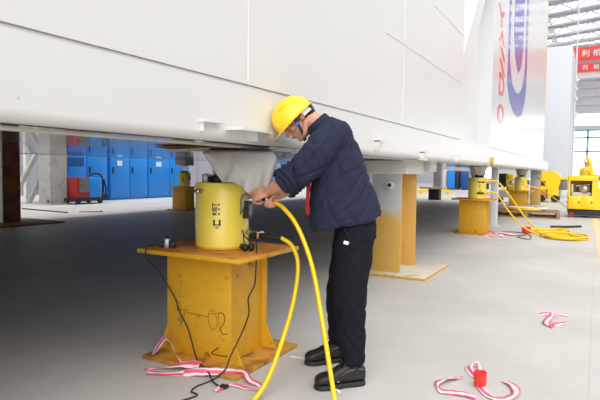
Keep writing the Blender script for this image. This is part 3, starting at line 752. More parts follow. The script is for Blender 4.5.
inner = [[dome(c_, s_, 2 * PI * j / nn, -.035) for j in range(nn)] for c_, s_ in rings]
hb.ring_loft(inner[::-1] + lay)
helmet = hb.build('safety_helmet', 'helmet', man, ang=50)
b = B()
for s_ in (-1, 1):
    for k in range(4):
        a = .55 + .0 * k; th = s_ * (1.05 + k * .13); p = hp(.012 + RX0 * 1.004 * math.cos(.75) * math.cos(th), RY0 * 1.004 * math.cos(.75) * math.sin(th), ZR + RZ0 * 1.004 * math.sin(.75))
        b.ell(p, (.004, .004, .004), HM, 8, 6)
b.build('vent_hole', 'orange', helmet)
b = B(); pts = []
for k in range(25):
    th = .6 * PI + k / 24 * .8 * PI; pts.append((.012 + (RX0 - .016) * math.cos(th), (RY0 - .008) * math.sin(th)))
b.ring_loft([[hp(x, y, -.022), hp(x * .96, y * .96, -.022), hp(x * .96, y * .96, .016), hp(x, y, .016)] for x, y in pts]); b.build('headband', 'offwhite', helmet)
B().ell(hp(-.115, 0, -.006), (.012, .022, .018), HM, 14, 8).build('adjusting_knob', 'offwhite', helmet)
b = B()
def strap_path(s_): return [hp(.03, s_ * .096, .014), hp(.034, s_ * .083, -.02), hp(.04, s_ * .072, -.055), hp(.05, s_ * .05, -.093), hp(.056, s_ * .02, -.122), hp(.058, 0, -.126)]
for s_ in (-1, 1):
    Pq = catmull(strap_path(s_), 5)
    rr = []
    for i, p in enumerate(Pq):
        tt = (Pq[min(i + 1, len(Pq) - 1)] - Pq[max(0, i - 1)]).normalized(); w = hf - tt * hf.dot(tt); w = w.normalized(); n_ = tt.cross(w)
        rr.append([p + w * .0085 + n_ * .0018, p - w * .0085 + n_ * .0018, p - w * .0085 - n_ * .0018, p + w * .0085 - n_ * .0018])
    b.ring_loft(rr)
    B().limb([hp(-.03, s_ * .094, .012), hp(.0, s_ * .09, -.006), hp(.036, s_ * .08, -.028)], [.004, .004, .004], 8).build('rear_strap', 'strap', helmet)
b.build('chin_strap', 'strap', helmet, smooth=False)
for s_ in (-1, 1): B().obox(hp(.036, s_ * .082, -.024), (.024, .009, .018), HM, .002).build('strap_clip', 'blueclip', helmet)

# jacket
jk = B()
jk.sections([sec((-.175, .855), (.249, .957), .205), sec((-.183, .90), (.25, .98), .215), sec((-.185, 1.0), (.229, 1.054), .212), sec((-.178, 1.145), (.182, 1.173), .208), sec((-.159, 1.289), (.131, 1.322), .212), sec((-.155, 1.40), (.078, 1.44), .205), sec((-.16, 1.465), (.034, 1.51), .165), sec((-.18, 1.44), (-.03, 1.535), .11), sec((-.19, 1.428), (-.062, 1.548), .085)], ex=2.5)
jk.limb([(-.045, -.145, 1.425), (-.13, -.185, 1.335), (-.215, -.178, 1.245), (-.29, -.13, 1.185)], [.1, .1, .094, .082])
jk.limb([(-.07, .145, 1.43), (-.15, .195, 1.32), (-.225, .2, 1.2), (-.29, .175, 1.135)], [.092, .086, .076, .064])
sh = lambda p: (p - V((-.3, -.13, 1.18))).length
def jwr(p):
    arm = p.x < -.17
    w = .007 * noise.noise(V((p.x * 9, p.y * 7, p.z * 5))) + .004 * noise.noise(V((p.x * 20 + p.z * 14, p.y * 14, p.z * 9)))
    if arm: w += .005 * math.sin((p.x * .75 - p.z * .66) * -70 + noise.noise(p * 12) * 3)
    w -= .013 * max(0, .20 - abs(noise.noise(V((p.x * 5 + p.z * 5, p.y * 4, p.z * 2.6 - p.x * 2.2)))))/ .20 * (.42 if not arm else .7)
    w -= .009 * max(0, .16 - abs(noise.noise(V((p.x * 8 - p.z * 7 + 4, p.y * 5, p.z * 4 + 2)))))/ .16
    if p.z < 1.0: w += .004 * noise.noise(V((p.x * 22, p.y * 22, p.z * 4)))
    w += -.004 * math.exp(-((p.z - (.945 + .25 * p.x)) / .008) ** 2) * (not arm)
    return w
jacket = blob(jk, 'jacket', 'navy', man, .0055, 5, wr=jwr)
cf = B()
for c_, d_, r0 in ((V((-.29, -.13, 1.185)), V((-.09, .06, -.07)), .085), (V((-.29, .175, 1.135)), V((-.08, -.042, -.07)), .068)):
    d_ = d_.normalized(); cf.tube([c_ - d_ * .045, c_ + d_ * .0, c_ + d_ * .045, c_ + d_ * .058], r0, 24, 4)
blob(cf, 'rolled_cuff', 'navy', jacket, .006, 4, wr=lambda p: .004 * math.sin(p.dot(V((1, .2, .8))) * 160 + 2 * noise.noise(p * 15)))
# collar
cb = B(); rr = []
cc = V((-.148, 0, 1.502)); ax = V((-.52, 0, .55)).normalized(); pv = V((.55, 0, .52)).normalized()
for k in range(33):
    th = -2.5 + 5.0 * k / 32; dirn = pv * math.cos(th) * .074 + V((0, 1, 0)) * math.sin(th) * .078
    p = cc + dirn; n_ = dirn.normalized()
    rr.append([p - ax * .025 + n_ * .014, p + ax * .006 + n_ * .011, p + ax * .016 + n_ * .004, p + ax * .016 - n_ * .003, p - ax * .02 + n_ * .004])
cb.ring_loft(rr); cb.build('collar', 'navy', jacket, ang=60)
# red lining edge showing at the open front
b = B(); b.ring_loft([[V((x, -.10, z)), V((x + w_, -.125, z)), V((x + w_, -.11, z)), V((x + .004, -.09, z))] for x, w_, z in ((-.20, .022, 1.19), (-.204, .024, 1.13), (-.206, .02, 1.07), (-.206, .02, 1.0), (-.20, .012, .97))]);
tag(b.build('lining', 'redlin', jacket), 'red lining at the open jacket front')
# seams and pocket flap

# trousers
tr = B()
tr.sections([(V((.095, 0, .83)), V((.125, 0, 0)), V((0, .175, 0))), (V((.095, 0, .93)), V((.125, 0, 0)), V((0, .172, 0))), (V((.07, 0, 1.03)), V((.12, 0, 0)), V((0, .165, 0)))])
tr.limb([(.092, -.085, .88), (.075, -.115, .72), (.055, -.15, .53), (.060, -.172, .33), (.076, -.190, .165)], [.118, .112, .102, .088, .073])
tr.limb([(.09, .085, .88), (.06, .12, .72), (.03, .15, .5), (.018, .168, .33), (.02, .180, .165)], [.115, .105, .092, .08, .068])
def twr(p):
    k = 1.6 if p.z < .3 else 1
    return .006 * noise.noise(V((p.x * 10, p.y * 10, p.z * 5))) + .0045 * k * noise.noise(V((p.x * 8 + 3, p.y * 8, p.z * 19 + p.x * 22))) - .007 * max(0, .22 - abs(noise.noise(V((p.x * 5, p.y * 5, p.z * 7 - p.x * 9))))) / .22
trousers = blob(tr, 'trousers', 'trouser', man, .0055, 4, wr=twr)
b = B(); b.obox((.022, -.222, .822), (.03, .006, .02), Matrix.Rotation(.25, 3, 'Y'), .003); tag(b.build('white_label', 'offwhite', trousers), 'small white label on the thigh')
b = B(); b.tube([(.0, -.16, .90), (.03, -.205, .87), (.055, -.222, .80)], .003, 6); b.build('pocket_seam', 'navylt', trousers)

for s_, an in ((-1, (.078, -.196, .1)), (1, (.018, .184, .1))):
    B().limb([V(an) + V((0, 0, .1)), an, V(an) + V((-.03, -.01, -.025))], [.05, .045, .042], 16).build('sock', 'black', man)
# shoes
def shoe(heel, toe, nm):
    hx = V((toe[0] - heel[0], toe[1] - heel[1], 0)); a = math.atan2(hx.y, hx.x); c = (V(heel) + V(toe)) / 2
    X = Matrix.Translation((c.x, c.y, 0)) @ Matrix.Rotation(a, 4, 'Z')
    up_ = B(X); S_ = []
    for x, w, h0, h1 in ((-.146, .022, .03, .085), (-.138, .032, .026, .115), (-.10, .038, .025, .128), (-.05, .041, .025, .136), (-.015, .042, .025, .130), (.03, .045, .025, .108), (.075, .049, .025, .088), (.115, .047, .025, .08), (.142, .035, .026, .066), (.152, .014, .03, .048)):
        S_.append((V((x, 0, (h0 + h1) / 2)), V((0, w, 0)), V((0, 0, (h1 - h0) / 2))))
    up_.sections(S_, 28, 4, 2.6)
    s_ = up_.build('shoe', 'leather', man, ang=60)
    so = B(X); ol = []
    out = [(-.152, 0), (-.147, .022), (-.13, .036), (-.09, .041), (-.04, .04), (.0, .042), (.05, .05), (.09, .054), (.125, .048), (.148, .03), (.157, 0)]
    loop = out + [(x, -y) for x, y in out[-2:0:-1]]
    lp_ = catmull([(x, y, 0) for x, y in loop], 3, True)
    so.ring_loft([[V((p.x * .985, p.y * .97, .0015)) for p in lp_], [V((p.x, p.y, .004)) for p in lp_], [V((p.x * .99, p.y * .97, .021)) for p in lp_], [V((p.x * .95, p.y * .88, .027)) for p in lp_]])
    so.build('sole', 'sole', s_)
    lc = B(X)
    for k in range(4):
        x = -.008 + k * .02; z = .127 - k * .0105
        lc.tube([(x, -.03, z - .012), (x + .004, 0, z + .004), (x, .03, z - .012)], .0035, 6, 4)
    for sg in (-1, 1): lc.tube([(-.01, 0, .132), (-.02, sg * .025, .15), (-.0, sg * .04, .125), (-.008, 0, .13)], .0035, 6, 4)
    lc.build('laces', 'black', s_)
    st = B(X)
    for sg in (-1, 1): st.tube([(-.13, sg * .034, .095), (-.09, sg * .0375, .106), (-.045, sg * .0405, .10), (-.01, sg * .0415, .09)], .0022, 6, 4); st.tube([(-.01, sg * .0405, .085), (.035, sg * .0425, .062), (.06, sg * .045, .055)], .0022, 6, 4)
    st.build('stitching', 'stitch', s_)
    return s_, X
s1, X1 = shoe((.14, -.18), (-.135, -.262), 'near'); s2, X2 = shoe((.08, .205), (-.18, .115), 'far')
b = B(X1); b.obox((.03, .0455, .045), (.012, .004, .006)); b.build('orange_tab', 'orange', s1)

# ------------------------------------------------------------------ other supports
def h_column(nm, label, loc, m, w=.34, hgt=1.19, dep=.36, base=(-.55, .5, -.35, .75), bm_='rustbase', t_=.03):
    t = thing(nm, label, 'support stand', loc)
    B().box(base[0], base[1], base[2], base[3], 0, t_, .004).build('base_plate', bm_, t)
    b = B(); b.box(-w / 2, w / 2, 0, .02, t_, hgt, .002); b.build('front_flange', m, t)
    b = B(); b.box(-w / 2, w / 2, dep - .02, dep, t_, hgt, .002); b.box(-.012, .012, .02, dep - .02, t_, hgt)
    b.build('column', 'tan' if m == 'stand' else m, t); return t
def two_tone():
    m = mat('stand_yellow_over_grey_primer', (212, 168, 84), .55, var=.04); N = m.node_tree.nodes; L = m.node_tree.links; b_ = N['Principled BSDF']
    src = b_.inputs['Base Color'].links[0].from_socket; tc = next(n for n in N if n.type == 'TEX_COORD'); sx = N.new('ShaderNodeSeparateXYZ'); L.new(tc.outputs['Object'], sx.inputs[0])
    nz = N.new('ShaderNodeTexNoise'); nz.inputs['Scale'].default_value = 4; L.new(tc.outputs['Object'], nz.inputs['Vector'])
    ad = N.new('ShaderNodeMath'); ad.operation = 'MULTIPLY_ADD'; ad.inputs[1].default_value = .35; L.new(nz.outputs['Fac'], ad.inputs[0]); L.new(sx.outputs['Z'], ad.inputs[2])
    r = N.new('ShaderNodeValToRGB'); r.color_ramp.elements[0].position = .85; r.color_ramp.elements[1].position = .98; L.new(ad.outputs[0], r.inputs['Fac'])
    mx = N.new('ShaderNodeMix'); mx.data_type = 'RGBA'; L.new(r.outputs['Color'], mx.inputs['Factor']); L.new(src, mx.inputs['A']); mx.inputs['B'].default_value = lin((196, 196, 196)) + (1,)
    L.new(mx.outputs['Result'], b_.inputs['Base Color']); return m
M['stand'] = two_tone()
M['tan'] = mat('tan_yellow_paint', (210, 168, 88), .55, c2=(180, 120, 50), scale=5, lo=.6, hi=.75)
M['cream_plate'] = mat('grey_beige_plate', (204, 198, 186), .7, c2=(178, 150, 100), scale=4, lo=.6, hi=.75)
st = h_column('support_stand', 'yellow and grey steel column stand just behind the worker\'s back', (-2.19, 6.02, 0), 'stand', .36, 1.2, .62, (-.54, .53, -.17, .93), 'cream_plate', .03)
b = B(); b.box(.526, .536, -.17, .93, .004, .027); b.box(-.54, .53, -.175, -.169, .004, .027); b.build('plate_edge', 'yel', st, smooth=False)
b = B(); b.cyl((.05, .005, 1.07), (.05, -.05, 1.07), .04, n=24); pp = b.build('pipe_stub', 'offwhite', st); b = B(); b.cyl((.05, -.049, 1.07), (.05, -.054, 1.07), .024, n=20); b.build('pipe_bore', 'darkmetal', pp)
b = B(); b.box(-2.52, -1.93, 5.95, 6.66, 1.202, 1.366, .015); tag(b.build('packing_block', 'cream'), 'cream packing block between the stand behind the worker and the module', 'packing block')
t = thing('rusty_column', 'dark rusty steel column stand at the left edge of the picture', 'support stand', (-11.38, 7.05, 0))
B().box(-.5, .95, -1.2, .75, 0, .03, .004).build('base_plate', 'brown', t)
B().box(-.18, .18, -.21, .2, .03, ZI - .002, .01).build('column', 'brown', t)
b = B(); b.box(-.2, .2, -.235, -.215, .03, ZI - .002); b.build('pale_edge', 'cream', t, smooth=False)
t = thing('post_stand', 'black block with white slab and grey post on top, under the middle of the module', 'support stand', (-6.45, 24.1, 0))
B().box(-.23, .23, -.25, .25, 0, .5, .01).build('black_base', 'black', t); B().box(-.6, .45, -.4, .4, .5, .6, .01).build('slab', 'cream', t); B().box(-.05, .3, -.15, .15, .6, ZI - .002, .01).build('grey_shaft', 'concrete_col', t)
t = h_column('slim_stand', 'yellow and grey stand behind the third jack, below the module end', (-2.1, 22.35, 0), 'stand', .34, ZB - .006, .5, (-.4, .4, -.3, .6), 'cream_plate', .03)

# building column with diagonal braces
t = thing('building_column', 'pale grey building column left of the blue cabinets', 'column', (-16.05, 11.55, 0))
b = B(); b.box(-.3, .3, -.32, -.28, 0, 9, .005); b.box(-.3, .3, .28, .32, 0, 9, .005); b.box(-.28, .28, -.28, .28, 0, 9); b.build('shaft', 'concrete_col', t)
b = B(); b.box(-.42, .42, -.42, .42, 0, .04); b.build('foot_plate', 'concrete_col', t)
b = B(); b.ell((.2, -.34, .12), (.06, .03, .06), n=14, m=8); b.build('anchor_bolt', 'board', t)
for (ya, za, yb, zb) in ((10.62, -.02, 12.3, 2.95), (11.28, -.02, 12.3, 2.0)):
    b = B(); d = V((0, yb - ya, zb - za)); b.obox(V((-17.0, (ya + yb) / 2, (za + zb) / 2)), (.14, .14, d.length), d.to_track_quat('Z', 'Y').to_matrix())
    tag(b.build('diagonal_brace', 'concrete_col', smooth=False), 'long grey diagonal brace left of the building column' if zb > 2.5 else 'short grey diagonal brace touching the building column foot', 'brace')
b = B(); b.box(-17.6, -17.45, 11.5, 11.62, 0, 6); tag(b.build('slim_post', 'cream', smooth=False), 'slim pale upright post behind the grey braces', 'post')
b = B(); b.box(-18.4, -18.25, 9.4, 11.6, 1.1, 1.2); tag(b.build('handrail_pipe', 'darkmetal', smooth=False), 'dark horizontal pipe beside the grey braces', 'pipe')
# red painted floor mark
# blue cabinets
def cabinet(label, y0, y1, doors, legs, win):
    t = thing('blue_cabinet', label, 'cabinet', (-16.6, (y0 + y1) / 2, 0), 0, 'blue cabinets under the module'); L_ = (y1 - y0) / 2; z0 = .22 if legs else .03
    b = B(); b.box(-.9, 0, -L_, L_, z0, 2.3, .02); b.build('carcass', 'bluecab', t)
    if legs:
        for y in (-L_ + .15, L_ - .15): B().box(-.12, -.02, y - .06, y + .06, 0, z0).build('leg', 'black', t, smooth=False)
    else: B().box(-.85, -.03, -L_ + .02, L_ - .02, 0, z0).build('plinth', 'bluedk', t, smooth=False)
    dw = 2 * L_ / doors
    for k in range(doors):
        d = B().box(.0, .03, -L_ + k * dw + .02, -L_ + (k + 1) * dw - .02, z0 + .05, 2.25, .008).build('door', 'bluecab', t)
        B().box(.03, .07, -L_ + k * dw + .1, -L_ + k * dw + .16, 1.05, 1.3, .008).build('handle', 'darkmetal', d)
        if k % 2 == 0: B().box(.03, .034, -L_ + (k + .35) * dw, -L_ + (k + .6) * dw, 1.35, 1.55).build('paper_notice', 'paper', d, smooth=False)
        if win and k == 0: B().box(.03, .036, -L_ + .12, -L_ + dw - .12, 1.3, 1.62).build('window_pane', 'bluedk', d, smooth=False)
    return t
cabinet('blue cabinet on short legs behind the welding machine', 12.35, 14.3, 2, True, True)
cabinet('wide blue cabinet right of the legged cabinet', 14.42, 16.4, 2, False, False)
cabinet('rightmost blue cabinet, partly behind the distant yellow pedestal', 16.43, 19.0, 2, False, False)
# welding machine on a cart
t = thing('welding_machine', 'red and blue welding machine on a small black cart by the building column', 'welding machine', (-15.6, 12.4, 0))
b = B(); b.box(-.35, .35, -.65, .65, .12, .2, .01); b.build('cart_frame', 'black', t)
b = B(); b.box(-.3, .3, -.5, .0, .2, .92, .02); b.build('red_unit', 'redpanel', t); 
b = B(); b.box(.3, .33, -.40, -.01, .42, .88, .01); b.build('control_panel', 'greypl', t)
b = B(); b.box(-.3, .3, .02, .55, .2, .9, .02); b.build('blue_unit', 'bluecab', t)
for y in (-.45, .45):
    for x in (-.3, .3): B().cyl((x - .03, y, .09), (x + .03, y, .09), .09, n=18).build('wheel', 'black', t)
b = B(); b.tube([(.2, .62, .2), (.2, .68, .6), (.18, .6, .98), (.1, .4, 1.05), (.0, .2, .95)], .035, 10); b.tube([(.25, .7, .2), (.28, .74, .5), (.25, .66, .85)], .03, 10); b.build('cable_loop', 'black', t)
t = thing('ground_cable', 'reddish cable lying on the floor in front of the blue cabinets', 'cable', (-12.3, 10.1, 0))
B().tube([(-.2, -.3, .02), (-.05, -.1, .02), (.12, .05, .02), (.08, .25, .02), (-.1, .35, .02)], .014, 8).build('cable_line', 'red', t)
b = B(); b.obox((-13.74, 9.58, .015), (2.2, .05, .03), Matrix.Rotation(-.065, 3, 'Z')); tag(b.build('steel_flat_bar', 'darkmetal', smooth=False), 'thin dark flat bar on the floor by the building column', 'flat bar')
# blue storage rack seen between cloth and sleeve
t = thing('storage_rack', 'blue shelving rack seen between the grey cloth and the worker\'s sleeve', 'rack', (-14.6, 22.5, 0))
for y in (-2.2, 2.2):
    for x in (-.4, .4): B().box(x - .05, x + .05, y - .05, y + .05, 0, 2.4).build('upright', 'bluecab', t, smooth=False)
for z in (.35, .85, 1.35, 1.85): B().box(-.45, .45, -2.25, 2.25, z, z + .08).build('shelf', 'bluecab', t, smooth=False)
for k in range(10):
    y = -20.3 + 0; yy = 22.5 - 2.0 + (k % 5) * .95; z = (.43, .93)[k // 5]
    o = B().box(-14.95, -14.3, yy - .33, yy + .33, z, z + .3 + .04 * (k % 3), .02).build('storage_box', ('darkmetal', 'black', 'greypl')[k % 3]); tag(o, 'dark box on the blue rack shelf', 'box', 'dark boxes on the blue rack')

# ------------------------------------------------------------------ right side background
def fluid_hose(pts, label, r=.016, grp='yellow hoses from the distant jacks'):
    o0 = V(pts[0]); t = thing('hydraulic_hose', label, 'hose', o0, 0, grp)
    B().tube([V(p) - o0 for p in pts], r, 8).build('hose_line', 'hose', t)
    B().cyl((0, 0, 0), (V(pts[0]) - V(pts[1])).normalized() * .12, r * 1.3, n=10).build('end_fitting', 'darkmetal', t)
fluid_hose([(-1.98, 11.05, 1.05), (-1.75, 11.2, 1.06), (-1.5, 11.45, .72), (-1.25, 11.65, .33), (-1.0, 11.85, .06), (-.85, 12.1, .03)], 'upper of two yellow hoses from the mid-distance jack to the coils')
fluid_hose([(-1.97, 11.0, .83), (-1.75, 11.1, .83), (-1.55, 11.3, .5), (-1.3, 11.5, .18), (-1.0, 11.5, .03), (-.7, 11.4, .03)], 'lower of two yellow hoses from the mid-distance jack to the coils')
fluid_hose([(-1.95, 17.8, .85), (-1.5, 18.0, .75), (-1.0, 18.4, .35), (-.6, 18.7, .06), (-.35, 18.2, .3), (-.2, 17.9, .6)], 'yellow hose from the pedestal behind the pallet to the pump machine')
fluid_hose([(-1.95, 22.0, 1.05), (-1.6, 21.0, .8), (-1.4, 19.8, .3), (-1.6, 19.2, .05), (-2.0, 19.3, .05)], 'yellow hose falling to the floor behind the wooden pallet')
def coil(c, a0, turns, r0, label):
    t = thing('hose_coil', label, 'hose coil', (c[0], c[1], 0), 0, 'coiled yellow hoses on the floor')
    P = []
    for k in range(int(turns * 16)):
        a = a0 + 2 * PI * k / 16; r = r0 * (1 - .35 * ((k / 16) % 2.5) / 2.5) * (1 + .07 * math.sin(k * .7)); P.append((r * 1.0 * math.cos(a), r * math.sin(a) * 1.15 + .05 * math.sin(k * .2), .016 + .024 * (k // 40)))
    B().tube(P, .015, 6, 2).build('hose_line', 'hose', t)
coil((-.86, 12.2), .5, 5.2, .42, 'yellow hose coil farther from the camera, near the pallet')
coil((-.5, 11.35), 1.5, 6.2, .42, 'yellow hose coil nearest the camera on the open floor')
cable([(-1.95, 11.0, .01), (-1.7, 11.3, .01), (-1.4, 11.1, .01), (-1.2, 11.4, .01), (-1.3, 10.9, .01), (-1.05, 10.7, .01), (-1.2, 11.6, .01), (-1.6, 11.8, .01), (-1.9, 11.5, .01)], .009, 'tangled grey cable between the mid-distance pedestal and the coils', m='greypl')
cable([(-.9, 13.4, .02), (-.55, 13.6, .02), (-.3, 13.9, .02)], .03, 'thick dark cable end lying in front of the wooden pallet')
# wooden pallet
t = thing('wooden_pallet', 'worn wooden pallet on the floor behind the coiled hoses', 'pallet', (-1.75, 16.6, 0), .08)
for k in range(7): B().box(-.85, .85, -.62 + k * .19, -.48 + k * .19, .15, .175).build('deck_board', 'pallet', t, smooth=False)
for x in (-.85, -.05, .75): B().box(x, x + .1, -.62, .66, .03, .15).build('stringer', 'pallet', t, smooth=False)
for y in (-.6, 0, .55): B().box(-.85, .85, y, y + .1, 0, .03).build('bottom_board', 'pallet', t, smooth=False)
t = thing('hose_bundle', 'pale pink and yellow hoses heaped on the wooden pallet', 'hose bundle', (-1.75, 16.6, .176))
b = B(); b.tube([(.5 * math.cos(k * .8) * (1 - k * .015), .35 * math.sin(k * .8), .022 + .002 * k) for k in range(26)], .02, 6, 3); b.build('hose_line', 'hose', t)
b = B(); b.tube([(.55 * math.cos(k * .9 + 1), .3 * math.sin(k * .9 + 1), .06 + .002 * k) for k in range(14)], .016, 6, 3); b.build('tape_strip', 'tape', t)

# yellow pump machine
t = thing('pump_machine', 'yellow wheeled pump machine with open engine bay at the right edge', 'pump machine', (-.72, 17.0, 0), .06)
b = B(); b.box(0, 1.7, 0, .9, .14, .2, .01); b.box(.05, 1.65, .05, .85, .06, .14); b.build('chassis', 'darkmetal', t)
for x in (.1, 1.55):
    for y in (.02, .88): B().cyl((x, y - .04, .075), (x, y + .04, .075), .075, n=20).build('wheel', 'redpanel', t)
b = B(); b.box(0, .68, 0, .9, .24, .62, .012); b.build('lower_cabinet', 'hose', t)
for x in (.02, .34): d = B().box(x, x + .31, -.015, 0, .27, .6, .004).build('door', 'hose', t); B().box(x + .25, x + .28, -.03, -.015, .4, .48).build('handle', 'greypl', d, smooth=False)
b = B(); b.box(0, .05, 0, .9, .62, 1.05); b.box(.05, .68, .8, .9, .62, 1.05); b.box(.6, .68, 0, .9, .62, 1.05); b.build('bay_frame', 'hose', t, smooth=False)
b = B(); b.box(0, .7, 0, .9, 1.05, 1.2, .015); b.build('bay_roof', 'hose', t)
b = B(); b.ell((.42, .3, .82), (.16, .2, .16), n=16, m=10); b.cyl((.1, .3, .64), (.1, .3, .95), .06, n=14); b.box(.12, .58, .2, .6, .62, .72); b.cyl((.2, .25, .9), (.55, .25, .95), .03, n=10); b.build('engine', 'zinc', t)
b = B(); b.prism([(.68, .24), (1.7, .24), (1.7, 1.02), (1.2, 1.12), (.86, 1.24), (.68, 1.24)], 1, 0, .9); b.build('tall_cabinet', 'hose', t, smooth=False)
b = B(); b.box(.75, 1.2, -.006, 0, .86, 1.02); b.build('white_label', 'paper', t, smooth=False)
v_ = B().box(.82, 1.04, -.008, 0, .42, .6).build('vent', 'greypl', t, smooth=False)
for k in range(4): B().box(.83, 1.03, -.014, -.008, .44 + k * .04, .455 + k * .04).build('vent_slat', 'zinc', v_, smooth=False)
b = B(); b.box(.75, .9, -.006, 0, 1.08, 1.18); b.build('control_panel', 'greypl', t, smooth=False)
b = B(); b.tube([(.62, .5, 1.2), (.55, .5, 1.55), (.45, .5, 1.75)], .045, 10); b.build('lift_arm', 'hose', t)

# the colleague behind the machine
w = thing('person', 'distant worker in yellow workwear and white helmet behind the pump machine', 'person', (-.35, 18.6, 0), .6)
bb = B(); bb.limb([(0, -.09, .9), (.0, -.1, .5), (0, -.1, .09)], [.085, .06, .045]); bb.limb([(0, .09, .9), (0, .1, .5), (0, .1, .09)], [.085, .06, .045])
for s_ in (-.1, .1): bb.limb([(0, s_, .05), (0.02, s_, .05), (.0, s_, .05)], [.045, .045, .045]); bb.limb([(0, s_, .045), (-.12 * 0, s_ - .0, .045), (.0, s_ - .0, .045)], [.04, .04, .04]); bb.limb([(0, s_, .045), (.14, s_, .04)], [.042, .035])
bb.sections([(V((0, 0, .85)), V((.11, 0, 0)), V((0, .16, 0))), (V((0, 0, 1.1)), V((.1, 0, 0)), V((0, .15, 0))), (V((0.02, 0, 1.34)), V((.11, 0, 0)), V((0, .19, 0))), (V((.03, 0, 1.42)), V((.07, 0, 0)), V((0, .12, 0)))])
bb.limb([(.03, 0, 1.4), (.06, 0, 1.5)], [.055, .05]); bb.ell((.07, 0, 1.58), (.095, .075, .115)); bb.ell((.165, 0, 1.565), (.016, .012, .018))
for s_ in (-1, 1): bb.ell((.06, s_ * .077, 1.575), (.018, .01, .03)); bb.limb([(.02, s_ * .19, 1.34), (.1, s_ * .24, 1.15), (.3, s_ * .16, 1.1), (.36, s_ * .14, 1.1)], [.05, .042, .03, .04])
for s_ in (-1, 1):
    for k in range(4): bb.limb([(.37, s_ * .14 + (k - 1.5) * .018, 1.1), (.43, s_ * .14 + (k - 1.5) * .02, 1.09), (.44, s_ * .14 + (k - 1.5) * .02, 1.06)], [.011, .01, .009], 10)
    bb.limb([(.36, s_ * .10, 1.11), (.41, s_ * .075, 1.1)], [.013, .01], 10)
blob(bb, 'body', 'skin', w, .01, 3)
cb = B(); cb.sections([(V((0, 0, .82)), V((.14, 0, 0)), V((0, .185, 0))), (V((0, 0, 1.1)), V((.125, 0, 0)), V((0, .175, 0))), (V((0.02, 0, 1.34)), V((.13, 0, 0)), V((0, .21, 0))), (V((.03, 0, 1.45)), V((.08, 0, 0)), V((0, .12, 0)))])
for s_ in (-1, 1): cb.limb([(.02, s_ * .18, 1.36), (.1, s_ * .24, 1.15), (.28, s_ * .165, 1.1)], [.075, .062, .048])
blob(cb, 'jacket', 'shirt', w, .012, 3)
cb = B()
for s_ in (-1, 1): cb.limb([(0, s_ * .09, .86), (0, s_ * .1, .5), (0, s_ * .1, .13)], [.11, .085, .065]); 
blob(cb, 'trousers', 'trouser', w, .012, 3)
for s_ in (-1, 1): B().sections([(V((-.08, s_ * .1, .05)), V((0, .03, 0)), V((0, 0, .045))), (V((0, s_ * .1, .06)), V((0, .045, 0)), V((0, 0, .055))), (V((.1, s_ * .1, .045)), V((0, .045, 0)), V((0, 0, .04))), (V((.18, s_ * .1, .03)), V((0, .03, 0)), V((0, 0, .025)))], 20, 4).build('shoe', 'leather', w)
b = B(); b.lathe([(.15, 1.61), (.125, 1.625), (.122, 1.66), (.1, 1.715), (.06, 1.745), (.01, 1.755)], (.065, 0, 0), 28); b.build('safety_helmet', 'offwhite', w)

# mast with fittings beside the white block
t = thing('signal_mast', 'tall thin white mast with knobbly fittings beside the bluish white block', 'mast', (-.98, 26.0, 0))
B().lathe([(.2, 0), (.2, .04), (.05, .05)], n=20).build('base', 'zinc', t)
B().lathe([(.035, .04), (.035, 9.0)], n=12).build('pole', 'trussgrey', t)
for z in (3.4, 3.9, 4.4, 4.9, 5.4): B().obox((.05, 0, z + .1 * math.sin(z * 9)), (.16, .14, .12 + .05 * math.sin(z * 5)), Matrix.Rotation(z, 3, 'Y'), .03).build('fitting', 'trussgrey', t)

# second yellow unit far off
t = thing('forklift_unit', 'small yellow machine with dark window beyond the slim stand', 'machine', (-2.35, 25.6, 0))
b = B(); b.prism([(0, .55), (.85, .55), (.95, .9), (.9, 1.2), (.65, 1.38), (0, 1.32)], 1, 0, 1.0); b.build('cab', 'hose', t, smooth=False)
b = B(); b.box(.08, .36, -.01, 0, .72, .92); b.build('window_pane', 'black', t, smooth=False)
b = B(); b.box(.45, .85, .05, .95, .2, .56, .02); b.build('engine_cover', 'hose', t)
b = B(); b.box(.0, .42, .1, .9, .12, .55, .02); b.build('counterweight', 'orange', t)
b = B(); b.box(.9, 1.2, .2, .8, .55, 1.0, .02); b.build('motor', 'greypl', t)
b = B(); b.box(.85, 1.3, .1, .3, 1.0, 1.12); b.build('boom', 'hose', t, smooth=False)
for x in (.2, .75):
    for y in (.1, .9): B().cyl((x, y - .06, .16), (x, y + .06, .16), .16, n=18).build('wheel', 'black', t)
# yellow and dark equipment left of jack three
t = thing('power_pack', 'yellow and black power pack left of the jack behind the pallet', 'machine', (-3.35, 24.2, 0))
b = B(); b.box(-.42, -.04, -.3, .3, .66, 1.24, .03); b.build('black_housing', 'black', t)
b = B(); b.box(-.02, .24, -.3, .3, .98, 1.22, .03); b.box(-.02, .5, -.3, .3, .52, .72, .02); b.box(-.02, .05, -.3, .3, .52, 1.2); b.build('yellow_frame', 'hose', t)
b = B(); b.ell((.18, -.12, .85), (.12, .14, .12), n=16, m=10); b.build('motor', 'zinc', t)
b = B(); b.box(-.42, .5, -.3, .3, .22, .51, .02); b.build('tank', 'trussgrey', t)
for x in (-.3, .38):
    for y in (-.2, .2): B().cyl((x, y - .05, .11), (x, y + .05, .11), .11, n=16).build('wheel', 'black', t)
